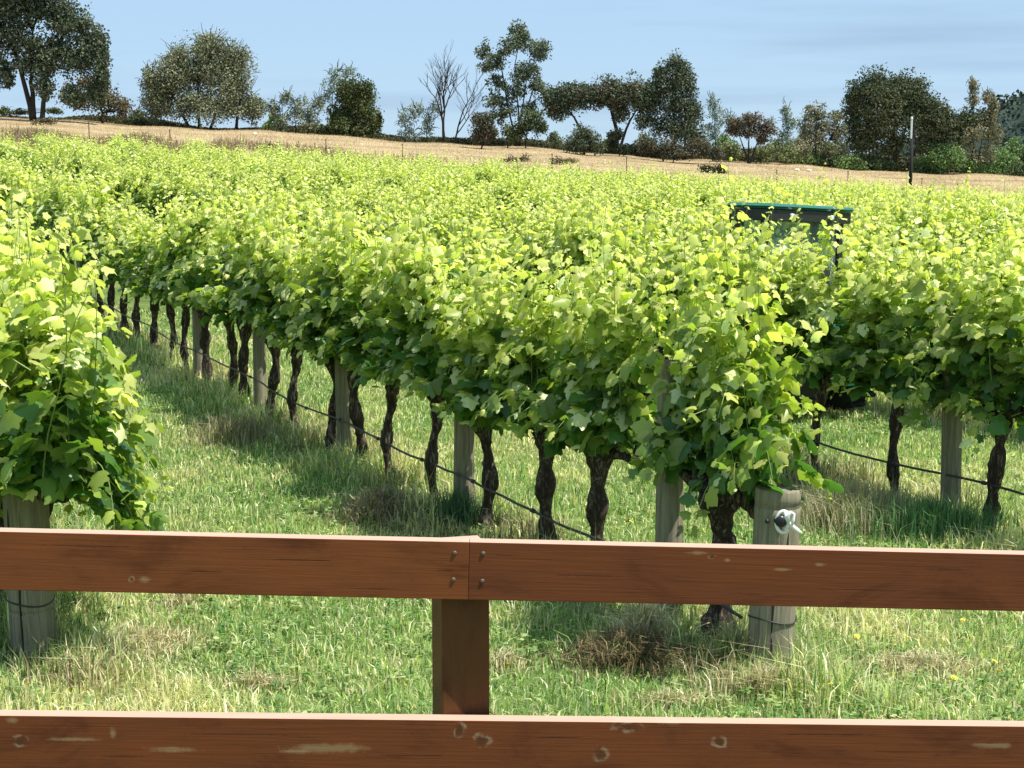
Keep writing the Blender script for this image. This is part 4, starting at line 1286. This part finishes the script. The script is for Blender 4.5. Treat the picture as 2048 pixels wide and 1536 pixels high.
tree('pale_gum_tree', 'pale olive gum with a loose mottled crown left of the big dark gum', (1640, 336), YT, [(1632, 225, 24, 22), (1615, 250, 28, 24), (1650, 255, 32, 26), (1672, 232, 20, 18), (1680, 270, 22, 26), (1630, 285, 40, 28), (1665, 300, 34, 26), (1600, 300, 30, 24)],
     [(.12, .125, .07), (.09, .10, .055), (.17, .15, .10)], [[(1632, 338), (1632, 270), (1630, 230)], [(1600, 334), (1600, 280), (1612, 240)], [(1665, 336), (1660, 280)]], leaf=.26, dens=.62, nsub=10, subr=.36, seed=21, tr=.12)
tree('understory_bush', 'olive green undergrowth bush behind the red crowned stem', (1530, 334), 126, [(1460, 300, 26, 20), (1530, 305, 34, 24), (1575, 310, 30, 22)], [(.085, .10, .045), (.065, .08, .035), (.12, .13, .06)], [[(1530, 336), (1530, 310)]], leaf=.24, dens=.8, seed=22, cat='bush', tr=.07)
tree('big_gum_tree', 'big dark double domed gum at right with a crooked pale limb', (1788, 342), YT,
     [(1755, 168, 44, 38), (1722, 190, 34, 34), (1825, 175, 44, 38), (1705, 230, 20, 28), (1745, 235, 44, 46), (1800, 235, 46, 46), (1855, 225, 44, 44), (1740, 285, 34, 34), (1790, 285, 36, 30), (1880, 265, 36, 34), (1905, 250, 32, 36), (1925, 240, 22, 28), (1850, 285, 34, 30), (1790, 190, 40, 36), (1770, 200, 50, 46), (1830, 210, 46, 46), (1715, 215, 32, 40), (1875, 235, 36, 40), (1720, 270, 26, 40)],
     [(.038, .050, .027), (.048, .058, .031), (.066, .070, .038)], [[(1790, 344), (1788, 290), (1770, 240), (1758, 180)], [(1788, 290), (1815, 240), (1828, 190)], [(1740, 342), (1738, 280)], [(1812, 280), (1860, 240)]], leaf=.29, dens=.9, nsub=14, subr=.38, seed=23, tr=.2)
tree('slender_gum_tree', 'slender gum at right with a tufted pale top knot on a thin stem', (1945, 350), YT, [(1947, 172, 13, 20), (1945, 200, 14, 16), (1975, 195, 14, 16), (1960, 245, 30, 26), (1985, 215, 14, 26), (1940, 275, 36, 30), (1985, 262, 22, 34), (1965, 310, 34, 26)],
     [(.115, .115, .065), (.085, .085, .05), (.15, .14, .09)], [[(1945, 352), (1948, 260), (1947, 170)], [(1950, 270), (1985, 200)]], leaf=.25, dens=.62, nsub=9, subr=.36, seed=24, tr=.1, twigs=20)
for i, (px, py, rx, ry, lab) in enumerate([(1700, 330, 34, 22, 'green bush under the left of the big dark gum'), (1760, 333, 34, 18, 'green bush behind the trunk of the big dark gum'), (1860, 335, 38, 24, 'mid green bush right of the tall pole'),
                                           (1895, 312, 36, 28, 'light green rounded bush under the right side of the big dark gum'), (1955, 338, 34, 22, 'light green bush below the slender gum'), (2010, 330, 34, 30, 'bright green bush near the right edge'),
                                           (2045, 345, 34, 22, 'dark green bush at the right edge of the straw'), (1625, 325, 40, 16, 'olive bush at the foot of the pale gum')]):
    tree('crest_bush', lab, (px, min(py+ry, int(335+(px-1700)*.058)+12)), 127+i % 3, [(px-rx*.4, py, rx*.7, ry), (px+rx*.4, py+3, rx*.7, ry*.85), (px, py-ry*.35, rx*.6, ry*.7)], [FRESH, [(.045, .065, .03), (.06, .085, .035)]][i in (1, 6)], [[(px, py+ry), (px, py)]], leaf=.24, dens=.85, seed=60+i, cat='bush', tr=.06)
tree('rough_bush', 'dark leafless looking bush lying low in the straw left of the tractor top', (1425, 348), 112, [(1412, 336, 18, 10), (1438, 338, 16, 11), (1448, 348, 9, 8)], [(.045, .045, .03), (.03, .03, .02)], [[(1425, 350), (1425, 340)]], leaf=.2, dens=.8, seed=80, cat='bush', tr=.06)
for i, (px, py, lab) in enumerate([(1035, 318, 'sparse dark weedy bush on the straw slope below the tall open gum'), (535, 295, 'dark green weedy bush at the vine edge below the olive dome'), (1130, 322, 'small dark weedy bush right of another on the straw slope'), (90, 243, 'grey weedy bush on the straw at far left')]):
    tree('weedy_bush', lab, (px, py+6), 100, [(px, py, 22, 7), (px-18, py+2, 12, 5), (px+15, py-1, 12, 7)], [(.13, .125, .065), (.16, .12, .075)], [[(px, py+8), (px, py)]], leaf=.16, dens=.22, seed=90+i, cat='bush', tr=.04, twigs=14)

bl = random.Random(8)
for i, (px, top, wd) in enumerate([(1290, 262, 26), (1395, 262, 26), (1448, 262, 30), (1520, 290, 34), (1560, 272, 30), (1610, 262, 36), (1655, 282, 34), (1702, 270, 30), (1870, 292, 34), (1912, 275, 36), (1985, 292, 36), (2030, 275, 40), (2075, 262, 40),
                                   (275, 215, 22), (545, 225, 20), (615, 240, 22), (1108, 262, 18), (1215, 275, 18)]):
    base = 236+(px)*.0615
    lab = 'grey green background tree in the crest belt, ' + ['between flat gum and tall column', 'right behind the tall column', 'left of the red crowned tree', 'under the red crowned tree', 'right of the red crowned tree', 'behind the pale gum on its left',
           'behind the pale gum on its right', 'left edge of the big dark gum', 'right below the big dark gum', 'between big dark gum and slender gum', 'right of the slender gum', 'near the right edge under the far hill', 'cut by the right edge',
           'left edge of the olive dome', 'right edge of the olive dome', 'just left of the dark cone', 'right of the tall open gum', 'left of the flat gum trunk'][i]
    hgt = base-top
    tree('background_tree', lab, (px, base), 139, [(px, top+hgt*.28, wd*.62, hgt*.28), (px-wd*.5, top+hgt*.6, wd*.6, hgt*.34), (px+wd*.5, top+hgt*.58, wd*.6, hgt*.36), (px, base-hgt*.2, wd, hgt*.25)],
         [GREYG, [(.07, .09, .045), (.095, .115, .06), (.055, .07, .04)], FRESH][i % 3], [[(px, base+4), (px, top+hgt*.4)]], leaf=.28, dens=.62, seed=120+i, tr=.08, group='background trees in the crest belt')

ur = np.random.default_rng(55)
n = 90000
x = ur.uniform(-50, 52, n); y = 131.5+ur.normal(0, 1.0, n)+.6*np.sin(x*.4)
fz = lowfreq(x*.25, y*.1, 8); hz = np.clip(-.10+.42*fz+.0145*(x+50), .03, 1.6)
P = np.stack([x, y, gz(x, y)+ur.random(n)*hz], 1)
T = np.array([(.07, .085, .04), (.09, .10, .05), (.12, .105, .06), (.05, .06, .03)])[ur.integers(4, size=n)]*ur.uniform(.7, 1.3, (n, 1))
V, F, _ = place_leaves(P, ur.normal(size=(n, 3)), ur.normal(size=(n, 3)), ur.uniform(.12, .26, n), True)
tag(link('undergrowth', np_mesh('undergrowth', V, F, M_TREE, T)), 'dark scrubby undergrowth in a line under the crest trees', 'undergrowth', kind='stuff')

# far wooded hill
def far_hill():
    m, n, l, b = new_mat('wooded_hill')
    geo = n.new('ShaderNodeNewGeometry'); f = noise(n, l, geo.outputs['Position'], .06, 6, .7)
    c = ramp(n, l, f, [(.35, (.020, .034, .034)), (.55, (.045, .065, .055)), (.75, (.085, .105, .075))])  # blue of the distant air is put into the hill colour
    l.new(c, b.inputs['Base Color']); b.inputs['Roughness'].default_value = 1; b.inputs['Specular IOR Level'].default_value = 0
    xs = np.linspace(60, 520, 150); ys = np.linspace(520, 900, 60)
    X, Y = np.meshgrid(xs, ys)
    Z = 66*np.exp(-((X-300)/125)**2-((Y-690)/110)**2)-13
    lum = np.zeros_like(Z); r = np.random.default_rng(5)
    for i in range(10):
        a = r.uniform(0, 6.28); fq = r.uniform(.12, .6); lum += np.sin((X*math.cos(a)+Y*math.sin(a))*fq+r.uniform(0, 6))
    Z += lum*.8+r.normal(0, .9, Z.shape)
    V = np.stack([X, Y, Z], -1).reshape(-1, 3); w = len(xs); i = (np.arange(len(ys)-1)[:, None]*w+np.arange(w-1)[None]).ravel()
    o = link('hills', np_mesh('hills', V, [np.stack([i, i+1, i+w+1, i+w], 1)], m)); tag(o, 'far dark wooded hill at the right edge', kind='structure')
    rg = np.random.default_rng(6); nn = 26000
    X = rg.uniform(100, 500, nn); Y = rg.uniform(540, 760, nn); Z = 66*np.exp(-((X-300)/125)**2-((Y-690)/110)**2)-13
    k = rg.integers(0, nn//14, nn); P = np.stack([X, Y, Z], 1); P = P[k]+rg.normal(0, 1, (nn, 3))*np.array([2.6, 2.6, 1.8])+np.array([0, 0, 2.5])
    T = np.array([(.022, .036, .03), (.045, .065, .042), (.07, .09, .06)])[k % 3]*rg.uniform(.7, 1.3, (nn, 1))  # tree tones carry the same painted blue haze
    V, F, _ = place_leaves(P, rg.normal(size=(nn, 3)), rg.normal(size=(nn, 3)), rg.uniform(1.0, 2.4, nn), True)
    o = link('woodland', np_mesh('woodland', V, F, M_TREE, T)); tag(o, 'far off bluish woodland covering the hill at right', 'woodland', kind='stuff')


far_hill()
